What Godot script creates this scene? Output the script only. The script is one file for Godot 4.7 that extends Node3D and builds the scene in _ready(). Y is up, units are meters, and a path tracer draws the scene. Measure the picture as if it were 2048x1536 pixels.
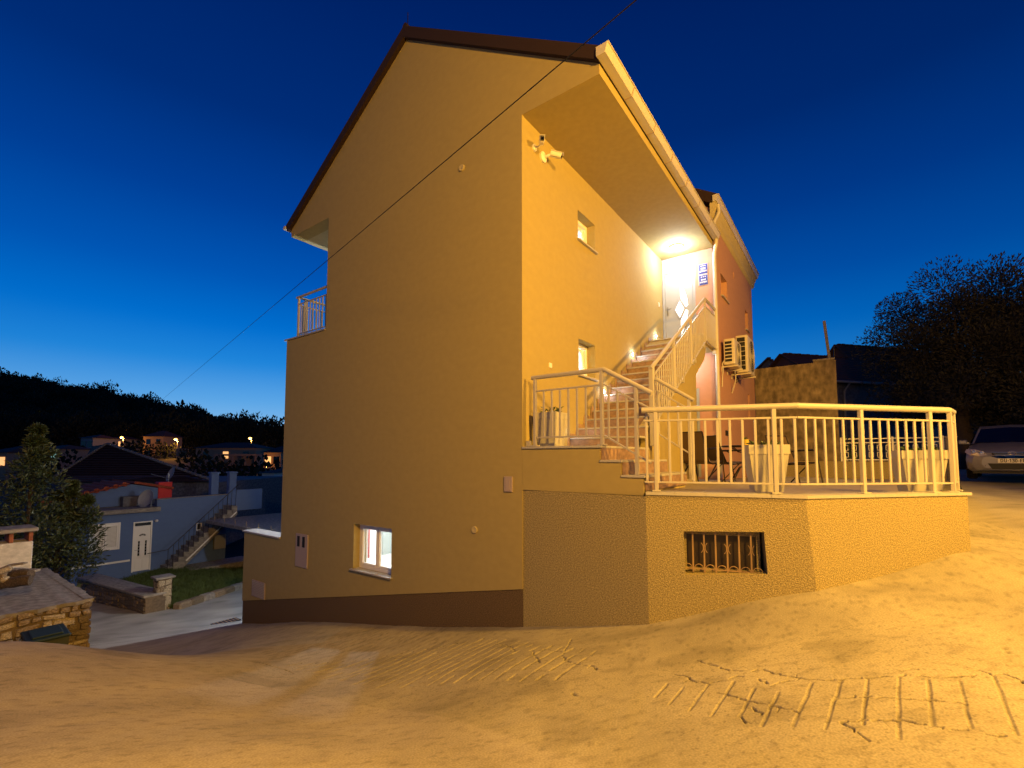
extends Node3D
# A yellow apartment house on a sloping concrete street at dusk, lit by a sodium street lamp, an added fill lamp and small white lamps.

# thin-plate spline of the ground: x, z, weight
const GROUND := [-6.6,-11.62,0.02245,-4.66,-10.21,0.03572,-3.19,-9.13,0.01702,-1.74,-8.08,0.01908,-0.73,-7.34,0.01801,0.15,-6.7,-0.01321,0.99,-6.05,-0.00399,1.54,-5.65,-0.04738,3.19,-4.98,0.0518,2.39,-5.25,-0.00194,4.18,-5.22,-0.03545,5.31,-5.47,0.0788,6.2,-5.7,-0.05863,4.2,-3.9,-0.01975,3.15,-2.95,-0.00953,2.54,-2.4,0.02869,1.43,-2.7,0.01112,0,-3.02,0.016,2.39,-3.95,0.00255,1.18,-4.1,0.02929,0.97,-3.4,-0.05855,0.08,-3.35,-0.01461,-1.02,-4.4,-0.08177,-2.57,-5.35,-0.03333,-5.61,-7.4,-0.0883,-0.13,-5,0.08091,-2.34,-6.9,-0.02008,-4.56,-8.3,0.00972,9.86,-9,-0.05035,8.93,-9,0.04211,14.04,-13.4,-0.01925,13.25,-13.4,0.01233,-3.01,-2.85,0.04106,-4.37,-4.1,-0.00102,-6.34,-5.9,0.0995,-2.82,-3.75,-0.00735,-1.6,-2.95,0.03954,-5.91,-6.3,0.03241,-8.4,-9.5,0.05255,-8,-8.6,-0.0868,-10.5,-7,-0.03103,-7.6,-13.2,-0.02333,-10.6,-14.2,0.00877,-13,-17,-0.00159,-5.5,-15,0.01247,-3,-13,-0.04368,5,-12,0.03624,9,-13,-0.00714,14,-16,0.00504,18,-12,0.0042,12,-6,0.01276,8,-3,-0.00194,6,0,-0.00591,3,1,-0.00158,0,0,-0.01374,-3,0,-0.0074,-6,-2,-0.02798,-10,-3,0.00782,0,4,0.00345,10,4,0.00123,-8,4,-0.00175,2,-9,0.00903,0,-10,-0.03509,20,-20,-0.00063,22,0,-0.00189,-13,-9,0.00692,-13,-3,0.00734]
const GROUND_PLANE := [0.12448, 0.06494, 0.03753]
# grooves cast into the concrete and cracks in it: x, z pairs
const GROOVES := [[1.35,-3.78,1.17,-3.59],[1.54,-3.75,1.28,-3.46],[1.71,-3.69,1.38,-3.33],[1.79,-3.54,1.53,-3.24],[1.26,-3.89,1.12,-3.74],[1.9,-3.42,1.6,-3.09],[2.16,-3.45,1.76,-3.01],[2.36,-3.43,1.9,-2.92],[2.52,-3.39,2.11,-2.9],[2.7,-3.34,2.19,-2.73],[2.84,-3.27,2.44,-2.79],[3.01,-3.22,2.6,-2.73],[3.25,-3.23,2.76,-2.64]]
const CRACKS := [[0.7,-5.58,0.56,-5.08,0.52,-4.91,0.54,-4.78,0.63,-4.62,0.77,-4.49,0.79,-4.41],[1.36,-4.01,1.43,-3.94,1.47,-3.82,1.56,-3.76,1.65,-3.73,1.73,-3.75,1.79,-3.74],[1.61,-4.16,1.69,-4.0,1.75,-3.87,1.82,-3.82,1.94,-3.78,1.99,-3.76,2.07,-3.62,2.14,-3.55],[1.88,-3.65,1.91,-3.53,2.01,-3.55,2.08,-3.54],[1.54,-3.6,1.62,-3.5,1.68,-3.4,1.77,-3.29,1.88,-3.14],[-0.15,-5.94,-0.07,-5.83,0.05,-5.4],[0.22,-5.3,0.27,-4.92,0.29,-4.81],[0.35,-5.29,0.53,-5.09],[1.54,-3.24,1.54,-3.16],[1.66,-3.32,1.67,-3.2],[0.51,-4.03,0.54,-3.97],[1.98,-3.77,2.06,-3.62,2.15,-3.53,2.29,-3.44,2.51,-3.4,2.7,-3.35,2.76,-3.36,2.87,-3.3,3.05,-3.26,3.15,-3.25],[3.18,-3.32,3.24,-3.31,3.25,-3.25,3.33,-3.24,3.35,-3.19,3.34,-3.13],[2.16,-3.21,2.33,-3.17,2.46,-3.12,2.56,-3.07,2.79,-2.96],[2.02,-2.96,2.28,-2.9,2.36,-2.86,2.44,-2.79,2.53,-2.73,2.6,-2.69,2.69,-2.63],[2.02,-2.95,2.03,-2.84,2.03,-2.76],[2.76,-3.41,2.89,-3.41],[4.13,-3.93,4.24,-3.96],[3.84,-3.77,3.66,-3.53,3.62,-3.44],[-3.8,-6.68,-2.91,-6.14,-2.75,-6.0]]

const EYE := Vector3(0, 1.6, 0)
const FOCAL := 927.0   # of the photograph, in pixels of its 2048 x 1536
const TILT := 3.7
const CENTRE := Vector2(1024, 855)

var rng := RandomNumberGenerator.new()
var M := {}
var taken := {}
var CUR := Vector3.ZERO
var HT: Transform3D     # the house's own axes: x along the long wall, y up, z out from it
var BT: Transform3D     # the same axes at the blue house
var heights := PackedFloat32Array()


class MB:
	var v := PackedVector3Array()
	var n := PackedVector3Array()
	var c := PackedColorArray()
	var uv := PackedVector2Array()
	func tri(a: Vector3, b: Vector3, d: Vector3) -> void:
		var k := (b - a).cross(d - a).normalized()
		v.append(a); v.append(d); v.append(b)
		n.append(k); n.append(k); n.append(k)
	func quad(a: Vector3, b: Vector3, d: Vector3, e: Vector3) -> void:
		tri(a, b, d); tri(a, d, e)
	func trin(a: Vector3, b: Vector3, d: Vector3, na: Vector3, nb: Vector3, nd: Vector3) -> void:
		v.append(a); v.append(d); v.append(b)
		n.append(na); n.append(nd); n.append(nb)
	func quadn(a: Vector3, b: Vector3, d: Vector3, e: Vector3, na: Vector3, nb: Vector3, nd: Vector3, ne: Vector3) -> void:
		trin(a, b, d, na, nb, nd); trin(a, d, e, na, nd, ne)
	# a box of size s centred on t; its edges are cut by ch
	func box(t: Transform3D, s: Vector3, ch := 0.0) -> void:
		var h := s / 2.0
		var e := minf(ch, minf(h.x, minf(h.y, h.z)) * 0.9)
		for ax in 3:
			for sg in [-1.0, 1.0]:
				var o := Vector3.ZERO; o[ax] = h[ax] * sg
				var u := Vector3.ZERO; u[(ax + 1) % 3] = h[(ax + 1) % 3] - e
				var w := Vector3.ZERO; w[(ax + 2) % 3] = h[(ax + 2) % 3] - e
				if sg > 0:
					quad(t * (o - u - w), t * (o + u - w), t * (o + u + w), t * (o - u + w))
				else:
					quad(t * (o - u - w), t * (o - u + w), t * (o + u + w), t * (o + u - w))
		if e <= 0.0:
			return
		for ax in 3:
			var b1 := (ax + 1) % 3
			var b2 := (ax + 2) % 3
			for s1 in [-1.0, 1.0]:
				for s2 in [-1.0, 1.0]:
					var p := Vector3.ZERO; p[b1] = h[b1] * s1; p[b2] = (h[b2] - e) * s2
					var q := Vector3.ZERO; q[b1] = (h[b1] - e) * s1; q[b2] = h[b2] * s2
					var l := Vector3.ZERO; l[ax] = h[ax] - e
					if s1 * s2 > 0:
						quad(t * (p - l), t * (q - l), t * (q + l), t * (p + l))
					else:
						quad(t * (p - l), t * (p + l), t * (q + l), t * (q - l))
		for sx in [-1.0, 1.0]:
			for sy in [-1.0, 1.0]:
				for sz in [-1.0, 1.0]:
					var a := t * Vector3(h.x * sx, (h.y - e) * sy, (h.z - e) * sz)
					var b := t * Vector3((h.x - e) * sx, h.y * sy, (h.z - e) * sz)
					var d := t * Vector3((h.x - e) * sx, (h.y - e) * sy, h.z * sz)
					if sx * sy * sz > 0: tri(a, b, d)
					else: tri(a, d, b)
	func cube(p: Vector3, s: Vector3, ch := 0.0) -> void:
		box(Transform3D(Basis(), p), s, ch)
	func span(p: Vector3, q: Vector3, ch := 0.0) -> void:
		box(Transform3D(Basis(), (p + q) / 2.0), (q - p).abs(), ch)
	# a bar from p to q, w wide and h high
	func bar(p: Vector3, q: Vector3, w: float, h: float, ch := 0.0) -> void:
		var z := (q - p).normalized()
		var x := Vector3.UP.cross(z)
		x = Vector3.RIGHT if x.length() < 0.01 else x.normalized()
		box(Transform3D(Basis(x, z.cross(x), z), (p + q) / 2.0), Vector3(w, h, (q - p).length()), ch)
	func tube(pts: Array, r: float, k := 8, r2 := -1.0) -> void:
		var rings := []
		var dirs := []
		var last := Vector3.RIGHT
		for i in pts.size():
			var z: Vector3 = (pts[mini(i + 1, pts.size() - 1)] - pts[maxi(i - 1, 0)]).normalized()
			var x := Vector3.UP.cross(z)
			if i > 0: x = last - z * last.dot(z)
			x = Vector3.RIGHT if x.length() < 0.05 else x.normalized()
			last = x
			var y := z.cross(x)
			var rad := r if r2 < 0.0 else lerpf(r, r2, float(i) / (pts.size() - 1))
			var ring := PackedVector3Array()
			var dd := PackedVector3Array()
			for j in k:
				var t := TAU * j / k
				var d := x * cos(t) + y * sin(t)
				ring.append(pts[i] + d * rad); dd.append(d)
			rings.append(ring); dirs.append(dd)
		for i in pts.size() - 1:
			for j in k:
				var m := (j + 1) % k
				quadn(rings[i][j], rings[i][m], rings[i + 1][m], rings[i + 1][j], dirs[i][j], dirs[i][m], dirs[i + 1][m], dirs[i + 1][j])
		for j in k:
			var m := (j + 1) % k
			tri(pts[0], rings[0][m], rings[0][j])
			tri(pts[-1], rings[-1][j], rings[-1][m])
	# profile of (radius, height) turned round the y axis of t
	func lathe(t: Transform3D, prof: Array, k := 24) -> void:
		for i in prof.size() - 1:
			var p: Vector2 = prof[i]
			var q: Vector2 = prof[i + 1]
			var e := (q - p).normalized()
			for j in k:
				var a := TAU * j / k
				var b := TAU * (j + 1) / k
				var A := Vector3(cos(a), 0, -sin(a))
				var B := Vector3(cos(b), 0, -sin(b))
				var na := (t.basis * (A * e.y - Vector3.UP * e.x)).normalized()
				var nb := (t.basis * (B * e.y - Vector3.UP * e.x)).normalized()
				quadn(t * (A * p.x + Vector3.UP * p.y), t * (B * p.x + Vector3.UP * p.y), t * (B * q.x + Vector3.UP * q.y), t * (A * q.x + Vector3.UP * q.y), na, nb, nb, na)
	# an outline in the xy plane of t, thick towards -z, with rectangular holes
	func slab(t: Transform3D, outline: Array, holes: Array, thick: float) -> void:
		var poly := PackedVector2Array(outline)
		if Geometry2D.is_polygon_clockwise(poly):
			poly.reverse()
		var pieces: Array = [poly]
		for r: Rect2 in holes:
			var next := []
			for p in pieces:
				var x0 := -1e3
				var x1 := 1e3
				for cut in [Rect2(x0, x0, r.position.x - x0, 2e3), Rect2(r.end.x, x0, x1 - r.end.x, 2e3), Rect2(r.position.x, x0, r.size.x, r.position.y - x0), Rect2(r.position.x, r.end.y, r.size.x, x1 - r.end.y)]:
					var c4 := PackedVector2Array([cut.position, Vector2(cut.end.x, cut.position.y), cut.end, Vector2(cut.position.x, cut.end.y)])
					next.append_array(Geometry2D.intersect_polygons(p, c4))
			pieces = next
		var z := Vector3(0, 0, -thick)
		for p: PackedVector2Array in pieces:
			var id := Geometry2D.triangulate_polygon(p)
			for i in range(0, id.size(), 3):
				var a := Vector3(p[id[i]].x, p[id[i]].y, 0)
				var b := Vector3(p[id[i + 1]].x, p[id[i + 1]].y, 0)
				var d := Vector3(p[id[i + 2]].x, p[id[i + 2]].y, 0)
				if (b - a).cross(d - a).z < 0.0:
					var sw := b; b = d; d = sw
				tri(t * a, t * b, t * d)
				tri(t * (a + z), t * (d + z), t * (b + z))
		for i in poly.size():
			var a := Vector3(poly[i].x, poly[i].y, 0)
			var b := Vector3(poly[(i + 1) % poly.size()].x, poly[(i + 1) % poly.size()].y, 0)
			quad(t * a, t * (a + z), t * (b + z), t * b)
		for r: Rect2 in holes:
			var q := [r.position, Vector2(r.end.x, r.position.y), r.end, Vector2(r.position.x, r.end.y)]
			for i in 4:
				var a := Vector3(q[i].x, q[i].y, 0)
				var b := Vector3(q[(i + 1) % 4].x, q[(i + 1) % 4].y, 0)
				quad(t * a, t * b, t * (b + z), t * (a + z))
	func commit(m: Material, off: Vector3) -> ArrayMesh:
		var a := []
		a.resize(Mesh.ARRAY_MAX)
		if off != Vector3.ZERO:
			for i in v.size(): v[i] -= off
		a[Mesh.ARRAY_VERTEX] = v
		a[Mesh.ARRAY_NORMAL] = n
		if c.size() == v.size(): a[Mesh.ARRAY_COLOR] = c
		if uv.size() == v.size() and uv.size(): a[Mesh.ARRAY_TEX_UV] = uv
		var am := ArrayMesh.new()
		am.add_surface_from_arrays(Mesh.PRIMITIVE_TRIANGLES, a)
		am.surface_set_material(0, m)
		return am


func numbered(called: String) -> String:
	if not taken.has(called):
		taken[called] = 0
		return called
	taken[called] += 1
	return "%s_%03d" % [called, taken[called]]

func tag(o: Node, label: String, category: String, group := "", kind := "") -> void:
	if label: o.set_meta("label", label)
	if category: o.set_meta("category", category)
	if group: o.set_meta("group", group)
	if kind: o.set_meta("kind", kind)

# a Node3D at a thing's base; the parts that follow are given in the axes of frame
func thing(called: String, label: String, category: String, frame: Transform3D, at_: Vector3, group := "") -> Node3D:
	var o := Node3D.new()
	o.name = numbered(called)
	add_child(o)
	o.transform = frame * Transform3D(Basis(), at_)
	CUR = at_
	tag(o, label, category, group)
	return o

func part(parent: Node, called: String, m: MB, material: Material) -> MeshInstance3D:
	var o := MeshInstance3D.new()
	o.mesh = m.commit(material, CUR)
	o.name = called
	parent.add_child(o, true)
	return o

func structure(called: String, m: MB, material: Material) -> MeshInstance3D:
	CUR = Vector3.ZERO
	var o := part(self, numbered(called), m, material)
	o.set_meta("kind", "structure")
	return o

func copy(o: Node3D, t: Transform3D, label := "") -> Node3D:
	var d: Node3D = o.duplicate()
	d.name = numbered(String(o.name))
	add_child(d)
	d.transform = t
	if label: d.set_meta("label", label)
	return d

func omni(parent: Node, p: Vector3, color: Color, energy: float, size: float) -> void:
	var l := OmniLight3D.new()
	l.name = "light"
	l.light_color = color
	l.light_energy = energy
	l.light_size = size
	l.omni_range = 200.0
	l.omni_attenuation = 2.0
	l.shadow_enabled = true
	parent.add_child(l, true)
	l.position = p - CUR

func lettering(parent: Node, words: String, t: Transform3D, height: float, material: Material, wide := 0.0) -> void:
	var f := SystemFont.new()
	f.font_names = PackedStringArray(["Droid Sans"])
	f.font_weight = 700
	var tm := TextMesh.new()
	tm.text = words
	tm.font = f
	tm.font_size = 64
	tm.pixel_size = height / 46.0
	tm.depth = 0.004
	tm.material = material
	var o := MeshInstance3D.new()
	o.mesh = tm
	o.name = "lettering"
	parent.add_child(o, true)
	o.transform = t.translated(-CUR)
	if wide > 0.0 and tm.get_aabb().size.x > 0.0:
		o.transform = o.transform * Transform3D(Basis.from_scale(Vector3(wide / tm.get_aabb().size.x, 1, 1)), Vector3.ZERO)

# the point at a pixel of the photograph, depth metres in front of the lens
func at(u: float, v: float, depth: float) -> Vector3:
	var p := deg_to_rad(TILT)
	var d := Vector3((u - CENTRE.x) / FOCAL, -(v - CENTRE.y) / FOCAL, -1.0).rotated(Vector3.RIGHT, p)
	return EYE + d * (depth / -d.z)

# outlines that face -x, +z and +x of the house's axes
func TG(a: float) -> Transform3D: return Transform3D(Basis(Vector3.BACK, Vector3.UP, Vector3.LEFT), Vector3(a, 0, 0))
func TL(c: float) -> Transform3D: return Transform3D(Basis(), Vector3(0, 0, c))
func rect(x0: float, y0: float, x1: float, y1: float) -> Array: return [Vector2(x0, y0), Vector2(x1, y0), Vector2(x1, y1), Vector2(x0, y1)]

func lin(r: float, g: float, b: float) -> Color: return Color(r, g, b).linear_to_srgb()

var noises := {}
func noise(freq: float, octaves: int, lo: float, hi: float, seed_: int, kind := FastNoiseLite.TYPE_SIMPLEX_SMOOTH, size := 512) -> NoiseTexture2D:
	var key := str([freq, octaves, lo, hi, seed_, kind, size])
	if noises.has(key): return noises[key]
	var f := FastNoiseLite.new()
	f.noise_type = kind
	f.frequency = freq
	f.fractal_octaves = octaves
	f.seed = seed_
	var g := Gradient.new()
	g.set_color(0, Color(lo, lo, lo)); g.set_color(1, Color(hi, hi, hi))
	g.set_offset(0, 0.15); g.set_offset(1, 0.85)
	var t := NoiseTexture2D.new()
	t.width = size; t.height = size
	t.seamless = true
	t.noise = f
	t.color_ramp = g
	noises[key] = t
	return t

func mat(color: Color, rough := 0.8, metal := 0.0) -> StandardMaterial3D:
	var m := StandardMaterial3D.new()
	m.albedo_color = color
	m.roughness = rough
	m.metallic = metal
	return m

# a matt surface with relief (cm) and mottling, laid on in world space
func rough_mat(color: Color, tex: Texture2D, relief_tex: Texture2D, relief: float, scale: float, rough := 0.9) -> StandardMaterial3D:
	var m := mat(color, rough)
	m.uv1_triplanar = true
	m.uv1_world_triplanar = true
	m.uv1_scale = Vector3.ONE * scale
	m.albedo_texture = tex
	if relief_tex:
		m.heightmap_enabled = true
		m.heightmap_texture = relief_tex
		m.heightmap_scale = relief
	return m

func glow(color: Color, energy: float) -> StandardMaterial3D:
	var m := mat(Color(0.9, 0.9, 0.9), 0.5)
	m.emission_enabled = true
	m.emission = color
	m.emission_energy_multiplier = energy
	return m

func pane(tint: Color, alpha: float) -> StandardMaterial3D:
	var m := mat(Color(tint.r, tint.g, tint.b, alpha), 0.02)
	m.transparency = BaseMaterial3D.TRANSPARENCY_ALPHA
	return m

func make_materials() -> void:
	var fine := noise(0.12, 4, 0.0, 1.0, 3)
	var grain := noise(0.30, 2, 0.0, 1.0, 5)
	var soft := noise(0.012, 5, 0.96, 1.0, 7)
	var blotch := noise(0.02, 5, 0.72, 1.0, 9)
	M.yellow = rough_mat(Color(0.65, 0.59, 0.385), soft, null, 0.0, 1.0)
	M.yellow_base = rough_mat(Color(0.73, 0.67, 0.49), noise(0.11, 4, 0.58, 1.0, 12), noise(0.11, 4, 0.0, 1.0, 12), 0.7, 1.0)
	M.brown_base = rough_mat(Color(0.48, 0.40, 0.30), noise(0.11, 4, 0.58, 1.0, 12), noise(0.11, 4, 0.0, 1.0, 12), 0.7, 1.0)
	M.pink = rough_mat(Color(0.74, 0.56, 0.48), soft, null, 0.0, 1.0)
	M.cream = rough_mat(Color(0.74, 0.69, 0.53), soft, null, 0.0, 1.0)
	M.roof = rough_mat(Color(0.16, 0.085, 0.075), soft, fine, 0.15, 1.0)
	M.white_wall = mat(Color(0.88, 0.88, 0.86), 0.85)
	M.white = mat(Color(0.88, 0.87, 0.85), 0.35)
	M.door = mat(Color(0.62, 0.64, 0.66), 0.4)
	M.upvc = mat(Color(0.9, 0.9, 0.9), 0.3)
	M.gutter = mat(Color(0.74, 0.72, 0.68), 0.4)
	M.rail = mat(Color(0.69, 0.67, 0.64), 0.42)
	M.stone_slab = rough_mat(Color(0.69, 0.68, 0.66), soft, fine, 0.03, 1.4, 0.5)
	M.tile = rough_mat(Color(0.66, 0.55, 0.47), noise(0.02, 4, 0.78, 1.0, 21), fine, 0.03, 1.2, 0.45)
	M.floor_tile = rough_mat(Color(0.64, 0.60, 0.56), noise(0.02, 4, 0.85, 1.0, 22), fine, 0.02, 1.0, 0.5)
	M.glass = pane(Color(0.9, 0.95, 0.95), 0.12)
	M.dark_glass = mat(Color(0.03, 0.035, 0.04), 0.05)
	M.black = mat(Color(0.05, 0.045, 0.045), 0.6)
	M.dark_metal = mat(Color(0.14, 0.11, 0.10), 0.45, 0.4)
	M.sling = rough_mat(Color(0.42, 0.34, 0.27), noise(0.4, 2, 0.7, 1.0, 31), grain, 0.1, 3.0)
	M.steel = mat(Color(0.6, 0.6, 0.6), 0.3, 0.9)
	M.planter = mat(Color(0.70, 0.69, 0.66), 0.55)
	M.leaf = mat(Color(0.26, 0.33, 0.15), 0.5)
	M.leaf.backlight_enabled = true
	M.leaf.backlight = Color(0.10, 0.14, 0.05)
	M.soil = mat(Color(0.16, 0.12, 0.09), 0.95)
	M.blue_sign = mat(Color(0.09, 0.16, 0.50), 0.35)
	M.letter = mat(Color(0.92, 0.92, 0.92), 0.5)
	M.rust = mat(Color(0.58, 0.48, 0.36), 0.6)
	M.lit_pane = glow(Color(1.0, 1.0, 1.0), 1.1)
	M.yellow_pot = mat(Color(0.85, 0.74, 0.30), 0.5)
	M.white_stucco = rough_mat(Color(0.82, 0.80, 0.77), noise(0.02, 5, 0.8, 1.0, 91), noise(0.12, 4, 0.0, 1.0, 3), 0.2, 0.8)
	M.grey_box = mat(Color(0.66, 0.60, 0.58), 0.5)
	M.ac = mat(Color(0.78, 0.75, 0.69), 0.45)
	M.lamp_white = glow(Color(1.0, 0.98, 0.94), 6.0)
	M.lamp_stair = glow(Color(1.0, 0.98, 0.95), 9.0)
	M.lamp_sodium = glow(Color(1.0, 0.72, 0.32), 12.0)
	M.lit_cool = glow(Color(0.72, 1.0, 0.95), 0.9)
	M.lit_warm = glow(Color(1.0, 0.72, 0.40), 1.2)
	M.red = mat(Color(0.72, 0.07, 0.06), 0.6)
	M.old_wall = rough_mat(Color(0.56, 0.50, 0.41), noise(0.02, 6, 0.58, 1.0, 41), fine, 0.2, 0.6)
	M.old_wall.uv1_scale = Vector3(0.6, 0.25, 0.6)
	M.dark_wall = rough_mat(Color(0.42, 0.42, 0.44), blotch, fine, 0.2, 0.5)
	M.blue_wall = rough_mat(Color(0.33, 0.42, 0.60), soft, fine, 0.05, 0.7)
	M.concrete = rough_mat(Color(0.58, 0.555, 0.53), blotch, fine, 0.3, 0.6)
	M.stone = rough_mat(Color(0.66, 0.58, 0.48), noise(0.05, 5, 0.5, 1.0, 51), fine, 0.5, 1.3)
	M.stone2 = rough_mat(Color(0.76, 0.70, 0.60), noise(0.05, 5, 0.55, 1.0, 52), fine, 0.5, 1.3)
	M.stone3 = rough_mat(Color(0.52, 0.46, 0.38), noise(0.05, 5, 0.5, 1.0, 53), fine, 0.5, 1.3)
	M.mortar = rough_mat(Color(0.44, 0.38, 0.31), blotch, fine, 0.5, 1.0)
	M.terracotta = rough_mat(Color(0.60, 0.27, 0.17), blotch, fine, 0.2, 1.0)
	M.brick = rough_mat(Color(0.62, 0.36, 0.24), blotch, fine, 0.2, 1.0)
	M.bark = rough_mat(Color(0.27, 0.22, 0.17), blotch, fine, 1.0, 1.2)
	M.wood = rough_mat(Color(0.42, 0.36, 0.30), noise(0.03, 5, 0.5, 1.0, 61), fine, 0.6, 1.6)
	M.old_plank = rough_mat(Color(0.66, 0.62, 0.56), noise(0.03, 5, 0.6, 1.0, 62), fine, 0.3, 1.6)
	M.bin_green = mat(Color(0.10, 0.17, 0.14), 0.55)
	M.bin_body = mat(Color(0.20, 0.22, 0.16), 0.6)
	M.grass = mat(Color(0.22, 0.29, 0.12), 0.8)
	M.lawn = rough_mat(Color(0.26, 0.29, 0.15), noise(0.04, 5, 0.5, 1.0, 71), fine, 1.0, 0.6)
	M.terrain = rough_mat(Color(0.17, 0.19, 0.11), noise(0.03, 5, 0.5, 1.0, 72), null, 0.0, 0.05)
	M.pine = mat(Color(0.12, 0.15, 0.08), 0.9)
	M.bay = mat(Color(0.18, 0.22, 0.10), 0.5)
	M.bay.backlight_enabled = true
	M.bay.backlight = Color(0.08, 0.12, 0.04)
	M.olive = mat(Color(0.15, 0.145, 0.10), 0.7)
	M.car = mat(Color(0.50, 0.50, 0.54), 0.32, 0.4)
	M.car.clearcoat_enabled = true
	M.car.clearcoat = 0.6
	M.chrome = mat(Color(0.75, 0.75, 0.75), 0.15, 1.0)
	M.tyre = mat(Color(0.04, 0.04, 0.04), 0.85)
	M.headlight = mat(Color(0.82, 0.80, 0.74), 0.12, 0.5)
	M.plate = mat(Color(0.85, 0.84, 0.80), 0.5)
	M.far_wall = mat(Color(0.62, 0.52, 0.43), 0.9)
	M.far_wall2 = mat(Color(0.55, 0.55, 0.56), 0.9)
	M.far_roof = mat(Color(0.32, 0.20, 0.15), 0.9)
	M.cable = mat(Color(0.05, 0.05, 0.05), 0.7)
	var gm := rough_mat(Color(1, 1, 1), noise(0.16, 5, 0.80, 1.0, 81), noise(0.30, 3, 0.0, 1.0, 82), 0.06, 0.62)
	gm.vertex_color_use_as_albedo = true
	gm.detail_enabled = true
	gm.detail_blend_mode = BaseMaterial3D.BLEND_MODE_MUL
	gm.detail_albedo = noise(0.006, 4, 0.88, 1.0, 83)
	gm.uv2_triplanar = true
	gm.uv2_world_triplanar = true
	gm.detail_uv_layer = BaseMaterial3D.DETAIL_UV_2
	gm.uv2_scale = Vector3.ONE * 0.21
	M.ground = gm


# ------------------------------------------------------------------ the ground
func spline(x: float, z: float) -> float:
	var s: float = GROUND_PLANE[0] + GROUND_PLANE[1] * x + GROUND_PLANE[2] * z
	for i in range(0, GROUND.size(), 3):
		var dx: float = x - GROUND[i]
		var dz: float = z - GROUND[i + 1]
		var r := dx * dx + dz * dz
		if r > 1e-9: s += GROUND[i + 2] * 0.5 * r * log(r)
	return s

const GX0 := -18.0
const GZ0 := -24.0
const GS := 0.3
const GNX := 140
const GNZ := 107

func lay_heights() -> void:
	heights.resize(GNX * GNZ)
	for j in GNZ:
		for i in GNX:
			heights[j * GNX + i] = spline(GX0 + i * GS, GZ0 + j * GS)

func cubic(a: float, b: float, c: float, d: float, t: float) -> float:
	return b + 0.5 * t * (c - a + t * (2.0 * a - 5.0 * b + 4.0 * c - d + t * (3.0 * (b - c) + d - a)))

func ground(x: float, z: float) -> float:
	var fx := clampf((x - GX0) / GS, 1.0, GNX - 2.01)
	var fz := clampf((z - GZ0) / GS, 1.0, GNZ - 2.01)
	var i := int(fx)
	var j := int(fz)
	var r := [0.0, 0.0, 0.0, 0.0]
	for k in 4:
		var o := (j - 1 + k) * GNX + i - 1
		r[k] = cubic(heights[o], heights[o + 1], heights[o + 2], heights[o + 3], fx - i)
	return cubic(r[0], r[1], r[2], r[3], fz - j)

func spaced(from: float, to: float, step: float) -> PackedFloat32Array:
	var n := maxi(1, int(round((to - from) / step)))
	var r := PackedFloat32Array()
	for i in n + 1: r.append(lerpf(from, to, i / float(n)))
	return r

func joined_lines(parts: Array) -> PackedFloat32Array:
	var r := PackedFloat32Array()
	for p in parts:
		for x in p:
			if r.is_empty() or x > r[-1] + 0.0005: r.append(x)
	return r

# grooves and cracks as [from, to, depth, dirt, half width]
func ground_lines() -> Array:
	var lines := []
	rng.seed = 11
	for g in GROOVES:
		var p := Vector2(g[0], g[1])
		var q := Vector2(g[2], g[3])
		var a := p
		for s in 6:
			var b := p.lerp(q, (s + 1.0) / 6.0) + Vector2(rng.randf_range(-0.004, 0.004), rng.randf_range(-0.004, 0.004))
			lines.append([a, b, rng.randf_range(0.005, 0.010), rng.randf_range(0.12, 0.45), rng.randf_range(0.010, 0.015)])
			a = b
	# the ribbed ramp before the gable
	var dir := Vector2(0.62, -0.76).normalized()
	var side := Vector2(-dir.y, dir.x)
	for k in 34:
		var o := Vector2(0.62, -4.62) - side * (0.15 * k + rng.randf_range(-0.015, 0.015))
		var l := minf(0.60 + 0.075 * k, 1.7)
		var p := o - dir * (l * 0.5 + rng.randf_range(0, 0.1))
		var q := o + dir * (l * 0.5 + rng.randf_range(0, 0.1))
		var a := p
		for s in 8:
			var b := p.lerp(q, (s + 1.0) / 8.0) + Vector2(rng.randf_range(-0.006, 0.006), rng.randf_range(-0.006, 0.006))
			if rng.randf() > 0.12: lines.append([a, b, rng.randf_range(0.005, 0.012), rng.randf_range(0.1, 0.45), rng.randf_range(0.014, 0.021)])
			a = b
	for c in CRACKS:
		for i in range(0, c.size() - 2, 2):
			var p := Vector2(c[i], c[i + 1])
			var q := Vector2(c[i + 2], c[i + 3])
			var steps := maxi(1, int(p.distance_to(q) / 0.028))
			var a := p
			for s in steps:
				var b := p.lerp(q, (s + 1.0) / steps) + Vector2(rng.randf_range(-0.011, 0.011), rng.randf_range(-0.011, 0.011))
				if rng.randf() > 0.15: lines.append([a, b, rng.randf_range(0.008, 0.026), rng.randf_range(0.55, 0.95), rng.randf_range(0.0035, 0.009) * (1.5 if rng.randf() < 0.08 else 1.0)])
				if rng.randf() < 0.10: lines.append([b, b + Vector2(rng.randf_range(-0.05, 0.05), rng.randf_range(-0.05, 0.05)), 0.006, 0.6, 0.005])
				a = b
	return lines

const APRON := [Vector2(-9, -6.6), Vector2(-4.8, -5.75), Vector2(-3.74, -5.74), Vector2(-2.57, -5.35), Vector2(-1.02, -4.4), Vector2(0.08, -3.35), Vector2(0.48, -2.97), Vector2(1.0, -2.2), Vector2(1.6, 2)]

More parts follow.
